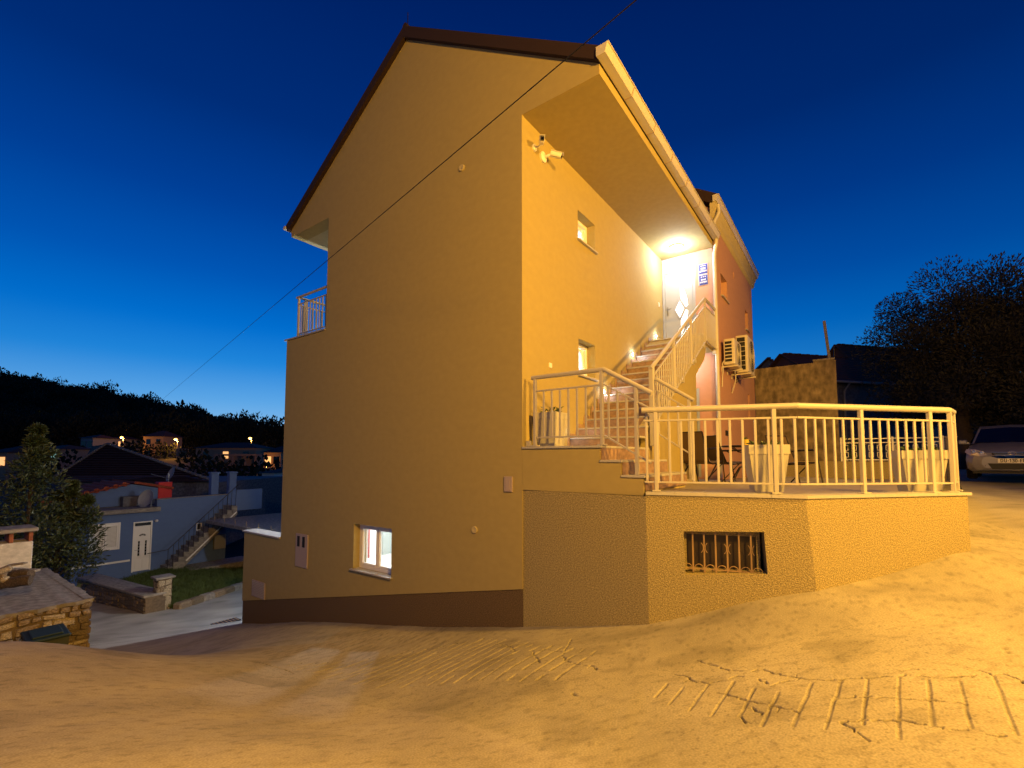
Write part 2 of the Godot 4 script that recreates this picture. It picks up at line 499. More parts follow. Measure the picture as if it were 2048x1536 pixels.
func ground_sheet(xs: PackedFloat32Array, zs: PackedFloat32Array, holes: Array, lines: Array) -> void:
	var wob := FastNoiseLite.new()
	wob.seed = 4; wob.frequency = 1.3; wob.fractal_octaves = 3
	var rough := FastNoiseLite.new()
	rough.seed = 8; rough.frequency = 5.0; rough.fractal_octaves = 3
	var nx := xs.size()
	var nz := zs.size()
	var pos := PackedVector3Array(); pos.resize(nx * nz)
	var col := PackedColorArray(); col.resize(nx * nz)
	var cut := PackedFloat32Array(); cut.resize(nx * nz)
	var dark := PackedFloat32Array(); dark.resize(nx * nz)
	for l in lines:
		var p: Vector2 = l[0]
		var q: Vector2 = l[1]
		var wdt: float = l[4]
		var i0 := xs.bsearch(minf(p.x, q.x) - wdt)
		var i1 := xs.bsearch(maxf(p.x, q.x) + wdt)
		var j0 := zs.bsearch(minf(p.y, q.y) - wdt)
		var j1 := zs.bsearch(maxf(p.y, q.y) + wdt)
		for j in range(j0, mini(j1, nz)):
			for i in range(i0, mini(i1, nx)):
				var pt := Vector2(xs[i], zs[j])
				var d := Geometry2D.get_closest_point_to_segment(pt, p, q).distance_to(pt)
				var f := clampf(1.0 - d / wdt, 0.0, 1.0)
				cut[j * nx + i] = maxf(cut[j * nx + i], sqrt(f) * float(l[2]))
				dark[j * nx + i] = maxf(dark[j * nx + i], smoothstep(0.0, 0.6, f) * float(l[3]))
	for j in nz:
		for i in nx:
			var px := xs[i]
			var pz := zs[j]
			var id := j * nx + i
			var w := wob.get_noise_2d(px, pz)
			var y := ground(px, pz) - cut[id] + (w * 0.008 + rough.get_noise_2d(px, pz) * 0.0012) * smoothstep(10.0, 8.0, absf(pz + 4.0) + maxf(absf(px) - 5.0, 0.0))
			# the smooth apron to the near side of the ramp
			var q := Vector2(px + w * 0.12, pz + w * 0.12)
			var smooth := false
			for s in APRON.size() - 1:
				if q.x >= APRON[s].x and q.x < APRON[s + 1].x:
					var t: float = (q.x - APRON[s].x) / (APRON[s + 1].x - APRON[s].x)
					smooth = q.y > lerpf(APRON[s].y, APRON[s + 1].y, t)
			var c := Color(0.50, 0.455, 0.365)
			if smooth: c = Color(0.57, 0.515, 0.44)
			elif pz < -7.6 and px < -3.0: c = Color(0.48, 0.47, 0.45)
			var stain := smoothstep(0.05, 0.5, wob.get_noise_2d(px * 0.55 + 31.0, pz * 0.9 - 7.0)) * (0.22 if smooth else 0.40)
			var speck := smoothstep(0.36, 0.5, rough.get_noise_2d(px * 3.7 + 9.0, pz * 3.7)) * 0.6
			var scuff := smoothstep(0.15, 0.45, rough.get_noise_2d(px * 0.8 - 40.0, pz * 1.7 + 3.0)) * 0.16
			c = c * (1.0 - stain * 0.5) * (1.0 - speck * 0.5) * (1.0 - scuff)
			c = c.lerp(Color(0.055, 0.045, 0.035), dark[id])
			c.a = 1.0
			pos[id] = Vector3(px, y, pz)
			col[id] = c
	var nor := PackedVector3Array(); nor.resize(nx * nz)
	for j in nz:
		for i in nx:
			var i0 := maxi(i - 1, 0); var i1 := mini(i + 1, nx - 1)
			var j0 := maxi(j - 1, 0); var j1 := mini(j + 1, nz - 1)
			nor[j * nx + i] = (pos[j1 * nx + i] - pos[j0 * nx + i]).cross(pos[j * nx + i1] - pos[j * nx + i0]).normalized()
	var idx := PackedInt32Array(); idx.resize((nx - 1) * (nz - 1) * 6)
	var k := 0
	for j in nz - 1:
		for i in nx - 1:
			var mid := Vector2((xs[i] + xs[i + 1]) / 2.0, (zs[j] + zs[j + 1]) / 2.0)
			var gap := false
			for r: Rect2 in holes:
				if r.has_point(mid): gap = true
			if gap: continue
			var a := j * nx + i
			idx[k] = a; idx[k + 1] = a + 1; idx[k + 2] = a + nx
			idx[k + 3] = a + 1; idx[k + 4] = a + nx + 1; idx[k + 5] = a + nx
			k += 6
	idx.resize(k)
	var arr := []
	arr.resize(Mesh.ARRAY_MAX)
	arr[Mesh.ARRAY_VERTEX] = pos; arr[Mesh.ARRAY_NORMAL] = nor; arr[Mesh.ARRAY_COLOR] = col; arr[Mesh.ARRAY_INDEX] = idx
	var am := ArrayMesh.new()
	am.add_surface_from_arrays(Mesh.PRIMITIVE_TRIANGLES, arr)
	am.surface_set_material(0, M.ground)
	var o := MeshInstance3D.new()
	o.mesh = am
	o.name = numbered("road")
	o.set_meta("kind", "structure")
	add_child(o)

func make_ground() -> void:
	var lines := ground_lines()
	# the cracked panel and the ribbed ramp are laid with a finer mesh
	var a := Rect2(1.05, -4.2, 2.45, 1.7)
	var b := Rect2(-3.4, -6.5, 4.4, 2.6)
	var xs := joined_lines([spaced(-17, -7, 0.3), spaced(-7, b.position.x, 0.05), spaced(b.position.x, b.end.x, 0.04), spaced(b.end.x, a.position.x, 0.05), spaced(a.position.x, a.end.x, 0.03), spaced(a.end.x, 7.0, 0.04), spaced(7.0, 22, 0.3)])
	var zs := joined_lines([spaced(-22.5, -12, 0.3), spaced(-12, b.position.y, 0.08), spaced(b.position.y, a.position.y, 0.05), spaced(a.position.y, b.end.y, 0.03), spaced(b.end.y, a.end.y, 0.03), spaced(a.end.y, -1.5, 0.03), spaced(-1.5, 6.5, 0.3)])
	ground_sheet(xs, zs, [a, b], lines)
	ground_sheet(spaced(a.position.x, a.end.x, 0.0065), spaced(a.position.y, a.end.y, 0.0065), [], lines)
	ground_sheet(spaced(b.position.x, b.end.x, 0.0105), spaced(b.position.y, b.end.y, 0.0105), [], lines)

func ridge(x: float) -> float:
	var p := [[-400, 40], [-243, 31], [-184, 20.5], [-150, 13.0], [-130, 8.0], [-112, 5.0], [-60, 3.0], [60, 3.0], [400, 8.0]]
	for i in p.size() - 1:
		if x >= p[i][0] and x <= p[i + 1][0]:
			return lerpf(p[i][1], p[i + 1][1], (x - p[i][0]) / float(p[i + 1][0] - p[i][0]))
	return p[0][1] if x < p[0][0] else p[-1][1]

func land(x: float, z: float) -> float:
	var d := -z
	var left := [[-30, -7.0], [12, -6.0], [28, -4.6], [45, -3.2], [75, 0.0], [110, 2.4]]
	var y := 0.0
	if d >= 110.0:
		y = lerpf(2.4, ridge(x), smoothstep(110.0, 225.0, d))
	else:
		y = left[0][1]
		for i in left.size() - 1:
			if d >= left[i][0] and d < left[i + 1][0]:
				y = lerpf(left[i][1], left[i + 1][1], (d - left[i][0]) / float(left[i + 1][0] - left[i][0]))
	return lerpf(y, minf(y, 0.4) if d < 60.0 else y, 0.0) if x < 2.0 else lerpf(y, 0.6, clampf((x - 2.0) / 14.0, 0.0, 1.0))

func make_land() -> void:
	var m := MB.new()
	var xs := []
	var x := -620.0
	while x <= 420.0:
		xs.append(x); x += 6.0 if absf(x) < 60.0 else 16.0
	var zs := []
	var z := -600.0
	while z <= 40.0:
		zs.append(z); z += 4.0 if z > -120.0 else 15.0
	for j in zs.size() - 1:
		for i in xs.size() - 1:
			var p := []
			for q in [[i, j], [i, j + 1], [i + 1, j + 1], [i + 1, j]]:
				var yy := land(xs[q[0]], zs[q[1]])
				# it runs below the street's own sheet
				if xs[q[0]] > -22.0 and xs[q[0]] < 26.0 and zs[q[1]] > -27.0: yy = minf(yy, -4.6)
				p.append(Vector3(xs[q[0]], yy, zs[q[1]]))
			m.quad(p[0], p[1], p[2], p[3])
	structure("terrain", m, M.terrain)

# ------------------------------------------------------------------ windows, rails
# a window in a wall: t has its origin at the opening's lower left corner on the wall's face, x along it, z outwards
func window(parent: Node, t: Transform3D, w: float, h: float, depth: float, sashes: int, tilt := 0.0, sill := true) -> void:
	var f := MB.new()
	var d := Vector3(0, 0, -depth)
	var b := 0.055
	for e in [[Vector3(b / 2, h / 2, 0), Vector3(b, h, 0.07)], [Vector3(w - b / 2, h / 2, 0), Vector3(b, h, 0.07)], [Vector3(w / 2, b / 2, 0), Vector3(w - 2 * b, b, 0.07)], [Vector3(w / 2, h - b / 2, 0), Vector3(w - 2 * b, b, 0.07)]]:
		f.box(t * Transform3D(Basis(), e[0] + d), e[1], 0.006)
	var win := part(parent, "window", f, M.upvc)
	var sw := (w - 2 * b) / sashes
	for i in sashes:
		var st := t * Transform3D(Basis(Vector3.RIGHT, -tilt), Vector3(b + sw * i, b, 0.012) + d)
		var s := MB.new()
		var hh := h - 2 * b
		var g := 0.05
		for e in [[Vector3(g / 2, hh / 2, 0), Vector3(g, hh, 0.055)], [Vector3(sw - g / 2, hh / 2, 0), Vector3(g, hh, 0.055)], [Vector3(sw / 2, g / 2, 0), Vector3(sw - 2 * g, g, 0.055)], [Vector3(sw / 2, hh - g / 2, 0), Vector3(sw - 2 * g, g, 0.055)]]:
			s.box(st * Transform3D(Basis(), e[0]), e[1], 0.008)
		part(win, "sash", s, M.upvc)
		var p := MB.new()
		p.box(st * Transform3D(Basis(), Vector3(sw / 2, hh / 2, -0.005)), Vector3(sw - 2 * g + 0.01, hh - 2 * g + 0.01, 0.008))
		part(win, "pane", p, M.glass)
	if sill:
		var s := MB.new()
		s.box(t * Transform3D(Basis(), Vector3(w / 2, -0.012, -depth / 2 + 0.03)), Vector3(w + 0.08, 0.03, depth + 0.05), 0.004)
		part(win, "sill", s, M.stone_slab)

# the inside faces of a room
func room(parent: Node, p: Vector3, q: Vector3, open_face: int, material: Material) -> void:
	var m := MB.new()
	var e := 0.04
	for f in 6:
		if f == open_face: continue
		var ax := f / 2
		var a := p
		var b := q
		if f % 2 == 0: b[ax] = p[ax] + e
		else: a[ax] = q[ax] - e
		for k in 3:
			if k < ax and k != ax: a[k] += e; b[k] -= e
		m.span(a, b)
	part(parent, "inner_wall", m, material)

# a length of railing between two base points: verticals at the given shares of its length
func rail_run(th: Node, p: Vector3, q: Vector3, bars: Array, posts: Array, ht: float, h2: float, hb: float, foot := 0.0, hand := 0.038, ext0 := 0.0, ext1 := 0.0) -> void:
	var d := (q - p)
	var u := d.normalized()
	var up := Vector3.UP
	var m := MB.new()
	m.tube([p + up * ht - u * ext0, q + up * ht + u * ext1], hand, 14)
	part(th, "handrail", m, M.rail)
	m = MB.new(); m.bar(p + up * h2, q + up * h2, 0.03, 0.022, 0.003); part(th, "upper_rail", m, M.rail)
	m = MB.new(); m.bar(p + up * hb, q + up * hb, 0.03, 0.022, 0.003); part(th, "lower_rail", m, M.rail)
	var flat := Vector3(u.x, 0, u.z).normalized()
	var across := up.cross(flat)
	var bas := Basis(across, up, flat)
	for t in bars:
		var o := p + d * float(t)
		m = MB.new()
		m.box(Transform3D(bas, o + up * (hb + h2) * 0.5), Vector3(0.020, h2 - hb - 0.02, 0.028), 0.004)
		part(th, "baluster", m, M.rail)
	for t in posts:
		var o := p + d * float(t)
		m = MB.new()
		m.box(Transform3D(bas, o + up * (ht - foot) * 0.5), Vector3(0.045, ht + foot - 0.03, 0.045), 0.005)
		m.box(Transform3D(bas, o + up * (0.012 - foot) + across * 0.0), Vector3(0.10, 0.02, 0.10), 0.004)
		part(th, "post", m, M.rail)

func shares(count: int, from: float, to: float) -> Array:
	var r := []
	for i in count: r.append(lerpf(from, to, i / float(maxi(count - 1, 1))))
	return r

func round_vent(parent: Node, c: float, y: float, r: float) -> void:
	var m := MB.new()
	m.lathe(Transform3D(Basis(Vector3.BACK, PI / 2), Vector3(0, y, c)), [Vector2(0, 0.018), Vector2(r * 0.55, 0.024), Vector2(r * 0.9, 0.024), Vector2(r, 0.014), Vector2(r, 0.0)], 24)
	part(parent, "vent_cover", m, M.cream)

# ------------------------------------------------------------------ the yellow house
const STEP0 := 1.40      # first riser of the upper flight
const RUN := 0.283
const RISE := 0.177
const LANDING := 1.755
const TOP := 4.41

func make_house() -> void:
	var h := thing("apartment_house", "tall yellow rendered house with brown gable roof and brown base on the street", "house", HT, Vector3(0, -0.8, 0))
	var m := MB.new()
	var outline := [Vector2(0, -0.262), Vector2(0, 6.78), Vector2(1.28, 6.78), Vector2(1.28, 6.93), Vector2(-2.64, 9.47), Vector2(-6.62, 6.93), Vector2(-6.6, 6.77), Vector2(-5.08, 6.77), Vector2(-5.08, 4.30), Vector2(-6.66, 4.30), Vector2(-6.66, -0.24), Vector2(-8.4, -0.24), Vector2(-8.4, -1.915)]
	m.slab(TG(0.0), outline, [Rect2(-3.95, -0.52, 1.11, 0.85)], 0.3)
	part(h, "gable_wall", m, M.yellow)
	m = MB.new()
	m.slab(TG(0.018), [Vector2(-0.006, -1.4), Vector2(-0.006, -0.262), Vector2(-8.394, -1.915), Vector2(-8.394, -3.2), Vector2(-4, -2.6)], [], 0.28)
	part(h, "base_course", m, M.brown_base)
	m = MB.new()
	m.slab(TL(0.0), rect(0.3, -1.4, 6.43, 6.78), [Rect2(1.77, 5.53, 0.69, 0.55), Rect2(1.755, 3.06, 0.66, 0.65)], 0.3)
	part(h, "side_wall", m, M.yellow)
	m = MB.new()
	m.slab(Transform3D(Basis(Vector3.LEFT, Vector3.UP, Vector3.FORWARD), Vector3(0, 0, -6.66)), rect(-6.43, -3.2, -0.3, 4.2), [], 0.25)
	m.slab(Transform3D(Basis(Vector3.LEFT, Vector3.UP, Vector3.FORWARD), Vector3(0, 0, -5.08)), rect(-6.43, 4.3, -0.3, 6.77), [], 0.25)
	part(h, "rear_wall", m, M.yellow)
	m = MB.new()
	m.span(Vector3(0.3, 6.78, 0.0), Vector3(6.43, 6.93, 1.28))
	part(h, "soffit", m, M.yellow)
	m = MB.new()
	m.span(Vector3(0.3, 6.77, -6.6), Vector3(6.43, 6.93, -5.08))
	part(h, "rear_soffit", m, M.cream)
	# roof slopes with the dark verge on the gable
	m = MB.new()
	m.slab(TG(-0.08), [Vector2(-2.64, 9.69), Vector2(1.30, 7.12), Vector2(1.30, 6.915), Vector2(-2.64, 9.465)], [], 6.5)
	m.slab(TG(-0.08), [Vector2(-2.64, 9.69), Vector2(-2.64, 9.465), Vector2(-6.66, 6.90), Vector2(-6.72, 7.06)], [], 6.5)
	var roof := part(h, "roof", m, M.roof)
	m = MB.new()
	m.tube([Vector3(-0.06, 9.70, -2.64), Vector3(6.4, 9.70, -2.64)], 0.06, 10)
	part(roof, "ridge_cap", m, M.roof)
	m = MB.new()
	m.tube([Vector3(0.0, 9.70, -2.62), Vector3(0.0, 10.0, -2.62)], 0.008, 6)
	part(roof, "lightning_rod", m, M.dark_metal)
	# the box gutter, in pressed lengths
	var a0 := -0.12
	for i in 7:
		m = MB.new()
		var a1 := a0 + 0.925
		m.span(Vector3(a0, 6.925, 1.292), Vector3(a1, 6.935, 1.425), 0.002)
		m.slab(TG(a0), [Vector2(1.415, 6.925), Vector2(1.455, 7.05), Vector2(1.47, 7.05), Vector2(1.47, 7.068), Vector2(1.445, 7.068), Vector2(1.405, 6.936)], [], 0.925)
		m.span(Vector3(a0, 6.935, 1.292), Vector3(a1, 7.06, 1.298))
		if i == 0: m.slab(TG(a0 - 0.004), [Vector2(1.29, 6.925), Vector2(1.415, 6.925), Vector2(1.455, 7.06), Vector2(1.29, 7.06)], [], 0.004)
		part(h, "gutter_length", m, M.gutter)
		if i > 0:
			m = MB.new()
			m.span(Vector3(a0 - 0.014, 6.919, 1.30), Vector3(a0 + 0.010, 6.9248, 1.42))
			m.slab(TG(a0 - 0.014), [Vector2(1.418, 6.92), Vector2(1.46, 7.052), Vector2(1.466, 7.052), Vector2(1.424, 6.918)], [], 0.024)
			part(h, "gutter_joint", m, M.grey_box)
		a0 = a1 + 0.006
	m = MB.new()
	m.span(Vector3(-0.1, 6.97, -6.82), Vector3(6.4, 7.05, -6.725), 0.01)
	part(h, "rear_gutter", m, M.gutter)
	m = MB.new()
	m.tube([Vector3(6.34, 6.93, 1.37), Vector3(6.34, 6.84, 1.37), Vector3(6.36, 6.74, 1.345), Vector3(6.38, 6.62, 1.315), Vector3(6.38, 6.5, 1.31), Vector3(6.38, 1.12, 1.31)], 0.045, 14)
	part(h, "downpipe", m, M.gutter)
	# windows with the lit rooms behind them
	window(h, Transform3D(Basis(), Vector3(1.77, 5.53, 0.0)), 0.69, 0.55, 0.2, 1, 0.14)
	window(h, Transform3D(Basis(), Vector3(1.755, 3.06, 0.0)), 0.66, 0.65, 0.2, 1, 0.14)
	window(h, Transform3D(Basis(Vector3.BACK, Vector3.UP, Vector3.LEFT), Vector3(0, -0.52, -3.95)), 1.11, 0.85, 0.17, 2)
	room(h, Vector3(0.9, 4.75, -2.2), Vector3(3.4, 6.74, -0.3), 5, M.white_wall)
	room(h, Vector3(0.9, 2.3, -2.2), Vector3(3.4, 4.3, -0.3), 5, M.white_wall)
	room(h, Vector3(0.3, -1.0, -6.3), Vector3(3.2, 1.55, -1.6), 0, M.white_wall)
	m = MB.new(); m.tube([Vector3(2.05, -1.0, -6.2), Vector3(2.05, 1.5, -6.2)], 0.018, 8)
	part(h, "inner_pipe", m, M.red)
	m = MB.new(); m.span(Vector3(2.5, -1.0, -6.26), Vector3(3.1, 1.05, -6.2), 0.01)
	part(h, "inner_door", m, mat(Color(0.66, 0.70, 0.68), 0.4))
	# fittings on the gable
	round_vent(h, -1.21, 6.40, 0.058)
	round_vent(h, -0.89, 0.49, 0.055)
	m = MB.new()
	m.cube(Vector3(-0.012, -0.39, -5.745), Vector3(0.03, 0.70, 0.47), 0.006)
	var box := part(h, "meter_box", m, M.grey_box)
	for c in [-5.86, -5.66]:
		m = MB.new(); m.cube(Vector3(-0.029, -0.20, c), Vector3(0.008, 0.22, 0.09)); part(box, "slot", m, M.dark_metal)
	m = MB.new()
	m.cube(Vector3(-0.006, -1.51, -7.59), Vector3(0.02, 0.38, 0.62), 0.004)
	var vent := part(h, "wall_vent", m, M.grey_box)
	for i in 9:
		m = MB.new(); m.cube(Vector3(-0.018, -1.66 + 0.037 * i, -7.59), Vector3(0.012, 0.014, 0.58)); part(vent, "slat", m, M.stone_slab)
	m = MB.new()
	m.cube(Vector3(-0.012, 1.21, -0.238), Vector3(0.03, 0.225, 0.15), 0.006)
	var inter := part(h, "intercom_panel", m, M.grey_box)
	m = MB.new(); m.cube(Vector3(-0.028, 1.20, -0.238), Vector3(0.008, 0.15, 0.07)); part(inter, "button_strip", m, M.grey_box)
	m = MB.new(); m.cube(Vector3(0.78, 3.067, 0.008), Vector3(0.08, 0.08, 0.02), 0.005); part(h, "switch_plate", m, M.upvc)
	m = MB.new(); m.cube(Vector3(6.12, 5.5, 0.012), Vector3(0.06, 0.10, 0.024), 0.005); part(h, "door_bell", m, M.upvc)
	# parapet coping at the low end and the balcony floor
	m = MB.new(); m.span(Vector3(-0.04, -0.238, -8.44), Vector3(0.34, -0.20, -6.665), 0.006); part(h, "coping", m, M.stone_slab)
	m = MB.new(); m.span(Vector3(-0.035, 4.302, -6.72), Vector3(6.4, 4.335, -5.085), 0.004); part(h, "balcony_floor", m, M.stone_slab)

	# balcony railing
	var b := thing("balcony_railing", "white metal railing of the upper balcony beside the brown gable", "railing", HT, Vector3(0.1, 4.335, -6.4))
	rail_run(b, Vector3(0.1, 4.335, -6.4), Vector3(0.1, 4.335, -5.09), shares(11, 0.02, 0.96), [0.03, 0.97], 0.975, 0.80, 0.10, 0.0, 0.028, 0.05)
	rail_run(b, Vector3(0.1, 4.335, -6.4), Vector3(6.2, 4.335, -6.4), shares(52, 0.02, 0.99), [0.03, 0.25, 0.5, 0.75, 1.0], 0.975, 0.80, 0.10, 0.0, 0.028)

	# white lamps of the house
	var w := Color(0.95, 0.97, 1.0)
	lamp_disc("ceiling_lamp", "round white ceiling lamp glowing above the white entrance door", HT, Vector3(5.83, 6.775, 0.567), Basis(Vector3.RIGHT, PI), 0.15, 0.06, 2.5)
	lamp_disc("balcony_lamp", "round white lamp under the soffit above the balcony", HT, Vector3(2.2, 6.765, -5.8), Basis(Vector3.RIGHT, PI), 0.13, 0.05, 2.2)
	lamp_disc("yard_lamp", "white lamp on the rear wall of the yellow house over the lower street", HT, Vector3(2.8, 1.1, -6.92), Basis(Vector3.RIGHT, -PI / 2), 0.12, 0.06, 20.0)
	lamp_disc("porch_lamp", "round white lamp under the stair landing over the lower door", HT, Vector3(6.05, 4.168, 0.5), Basis(Vector3.RIGHT, PI), 0.11, 0.05, 1.0)
	lamp_disc("bathroom_lamp", "white lamp in the room behind the upper small window", HT, Vector3(2.2, 6.69, -1.2), Basis(Vector3.RIGHT, PI), 0.12, 0.05, 3.5)
	lamp_disc("pantry_lamp", "white lamp in the room behind the lower small window", HT, Vector3(2.2, 4.25, -1.2), Basis(Vector3.RIGHT, PI), 0.12, 0.05, 3.5)
	lamp_disc("kitchen_lamp", "white hanging lamp in the room behind the double window", HT, Vector3(2.0, 0.85, -4.85), Basis(Vector3.RIGHT, PI), 0.10, 0.06, 6.0)
	var spots := [Vector3(5.837, 4.63, 0.0), Vector3(4.261, 3.88, 0.0), Vector3(2.741, 2.88, 0.0), Vector3(1.181, 2.06, 0.0)]
	var beside := ["beside the entrance door at the top of the stairs", "above the middle of the stair flight", "above the lower half of the stair flight", "low on the wall of the landing behind the planter"]
	for i in 4:
		var t := thing("stair_light", "small bright recessed wall light " + beside[i], "light", HT, spots[i], "recessed stair lights")
		m = MB.new(); m.lathe(Transform3D(Basis(Vector3.RIGHT, PI / 2), spots[i]), [Vector2(0.058, 0.0), Vector2(0.058, 0.008), Vector2(0.048, 0.016), Vector2(0.042, 0.016)], 20)
		part(t, "trim_ring", m, M.steel)
		m = MB.new(); m.lathe(Transform3D(Basis(Vector3.RIGHT, PI / 2), spots[i]), [Vector2(0.042, 0.0), Vector2(0.042, 0.014), Vector2(0.024, 0.021), Vector2(0.0, 0.023)], 16)
		part(t, "light_lens", m, M.lamp_stair)
		omni(t, spots[i] + Vector3(0, 0, 0.06), w, 0.10 if i < 3 else 0.04, 0.03)

func lamp_disc(called: String, label: String, frame: Transform3D, p: Vector3, b: Basis, r: float, deep: float, energy: float) -> void:
	var t := thing(called, label, "lamp", frame, p)
	var m := MB.new()
	m.lathe(Transform3D(b, p), [Vector2(r * 1.05, 0.0), Vector2(r * 1.05, deep * 0.35), Vector2(r * 0.99, deep * 0.4)], 28)
	part(t, "lamp_base", m, M.upvc)
	m = MB.new()
	m.lathe(Transform3D(b, p), [Vector2(r, deep * 0.3), Vector2(r * 0.97, deep * 0.7), Vector2(r * 0.8, deep * 0.92), Vector2(0, deep)], 28)
	part(t, "lamp_shade", m, M.lamp_white)
	omni(t, p + b * Vector3(0, deep + r * 0.7, 0), Color(0.95, 0.97, 1.0), energy, r * 0.6)

# ------------------------------------------------------------------ the outside stairs
func make_stairs() -> void:
	var s := thing("outside_staircase", "tiled outside staircase climbing along the yellow wall to the white door", "staircase", HT, Vector3(1.4, 1.17, 0.6))
	var m := MB.new()
	# the solid flank and the sloping underside over the lower porch
	m.slab(TL(1.22), [Vector2(1.75, 0.9), Vector2(4.75, 0.9), Vector2(4.75, 3.36), Vector2(5.5, 3.83), Vector2(5.72, 4.17), Vector2(6.43, 4.17), Vector2(6.43, 4.37), Vector2(5.36, 4.37), Vector2(1.75, 2.12)], [], 0.12)
	part(s, "flank_wall", m, M.yellow)
	m = MB.new()
	m.slab(TG(4.75), rect(0.0, 0.9, 1.10, 3.36), [], 0.1)
	part(s, "cross_wall", m, M.yellow)
	m = MB.new()
	m.slab(TL(1.10), [Vector2(4.85, 3.42), Vector2(5.5, 3.83), Vector2(5.72, 4.17), Vector2(6.43, 4.17), Vector2(6.43, 4.37), Vector2(5.36, 4.37), Vector2(4.85, 4.0)], [], 1.09)
	part(s, "underside", m, M.yellow)
	m = MB.new()
	m.span(Vector3(0.3, 0.9, 0.0), Vector3(1.75, 1.72, 1.215))
	part(s, "landing_block", m, M.yellow)
	m = MB.new()
	m.slab(TG(0.0), [Vector2(0.002, 1.138), Vector2(0.002, 1.72), Vector2(1.215, 1.72), Vector2(1.215, 1.535), Vector2(1.50, 1.535), Vector2(1.50, 1.35), Vector2(1.79, 1.35), Vector2(1.79, 1.138)], [], 0.29)
	part(s, "stepped_flank", m, M.yellow)
	# upper flight
	for k in 15:
		var a := STEP0 + RUN * k
		var y := LANDING + RISE * k
		m = MB.new()
		m.span(Vector3(a, y - 0.02, 0.015), Vector3(a + 0.02, y + RISE - 0.032, 1.20))
		var st := part(s, "riser", m, M.tile)
		m = MB.new()
		var deep := RUN if k < 14 else 1.08
		m.span(Vector3(a - 0.012, y + RISE - 0.030, 0.015), Vector3(a + deep + 0.01, y + RISE, 1.235), 0.004)
		part(st, "tread", m, M.stone_slab)
		m = MB.new()
		m.slab(TL(0.013), [Vector2(a - 0.07, y - 0.02), Vector2(a - 0.07, y + 0.11), Vector2(a - 0.03, y + RISE + 0.075), Vector2(a + RUN - 0.075, y + RISE + 0.075), Vector2(a + RUN - 0.075, y + RISE + 0.001), Vector2(a - 0.012, y + RISE + 0.001), Vector2(a - 0.012, y - 0.02)], [], 0.012)
		part(s, "skirting", m, M.tile)
	# landing slabs and lower flight
	for i in 3:
		m = MB.new()
		m.span(Vector3(-0.025, 1.724, 0.005 + 0.415 * i), Vector3(1.75, 1.755, 0.415 + 0.415 * i), 0.003)
		part(s, "landing_slab", m, M.stone_slab)
	for k in 3:
		var c := 1.218 + 0.29 * k
		var y := 1.755 - 0.186 * (k + 1)
		m = MB.new(); m.span(Vector3(0.03, y - 0.0, c), Vector3(1.75, y + 0.155, c + 0.02)); var st := part(s, "lower_riser", m, M.tile)
		if k < 2:
			m = MB.new(); m.span(Vector3(-0.02, y - 0.03, c), Vector3(1.75, y, c + 0.305), 0.003); part(st, "tread", m, M.stone_slab)
	m = MB.new()
	m.span(Vector3(0.30, 0.9, 1.218), Vector3(1.745, 1.535, 1.50))
	m.span(Vector3(0.30, 0.9, 1.502), Vector3(1.745, 1.35, 1.79))
	part(s, "lower_core", m, M.yellow)

	# railing of the landing, the lower flight and the far side of it
	var r := thing("landing_railing", "metal railing round the stair landing, bending down the lower steps", "railing", HT, Vector3(0.08, 1.755, 0.6))
	rail_run(r, Vector3(0.08, 1.755, 0.15), Vector3(0.08, 1.755, 1.25), shares(7, 0.155, 0.88), [0.02, 0.97], 1.0, 0.80, 0.13, 0.0, 0.032, 0.03)
	rail_run(r, Vector3(0.08, 1.755, 1.25), Vector3(0.08, 1.40, 1.86), [0.10, 0.30, 0.50, 0.92], [], 1.0, 0.80, 0.13, 0.0, 0.032, 0.0, 0.03)
	m = MB.new(); m.span(Vector3(0.058, 1.53, 1.66), Vector3(0.102, 2.50, 1.705), 0.004); m.span(Vector3(0.03, 1.352, 1.63), Vector3(0.13, 1.372, 1.735)); m.span(Vector3(0.058, 1.372, 1.66), Vector3(0.102, 1.53, 1.705)); part(r, "post", m, M.rail)
	m = MB.new(); m.span(Vector3(0.058, 1.76, 0.02), Vector3(0.10, 1.84, 0.10), 0.004); part(r, "wall_bracket", m, M.rail)

	var q := thing("stair_railing", "pale metal stair railing with close balusters climbing to the entrance door", "railing", HT, Vector3(1.8, 1.9, 1.29))
	var A := Vector3(1.80, 2.02, 1.29)
	var B := Vector3(5.38, 4.16, 1.29)
	rail_run(q, A, B, shares(30, 0.035, 0.975), [0.33, 0.66, 1.0], 1.03, 0.86, 0.06, -0.04, 0.035, 0.06)
	rail_run(q, B, Vector3(6.36, 4.16, 1.29), shares(8, 0.10, 0.92), [0.985], 1.03, 0.86, 0.06, -0.04, 0.035)
	m = MB.new(); m.span(Vector3(1.755, 1.78, 1.25), Vector3(1.83, 3.06, 1.33), 0.008); part(q, "newel_post", m, M.rail)
	for t in [0.25, 0.5, 0.75, 0.97]:
		var o := A.lerp(B, t)
		m = MB.new(); m.cube(o + Vector3(0, 0.0, -0.03), Vector3(0.05, 0.12, 0.08), 0.005); part(q, "side_bracket", m, M.rail)
	m = MB.new(); m.cube(Vector3(6.34, 4.15, 1.26), Vector3(0.05, 0.12, 0.08), 0.005); part(q, "side_bracket", m, M.rail)
	var f := thing("lower_stair_railing", "short sloping metal railing from the newel post down to the terrace", "railing", HT, Vector3(1.79, 1.5, 1.6))
	rail_run(f, Vector3(1.79, 1.83, 1.36), Vector3(1.79, 1.47, 1.90), [0.06, 0.34, 0.62], [0.93], 1.02, 0.84, 0.16, 0.25, 0.03, 0.0, 0.04)

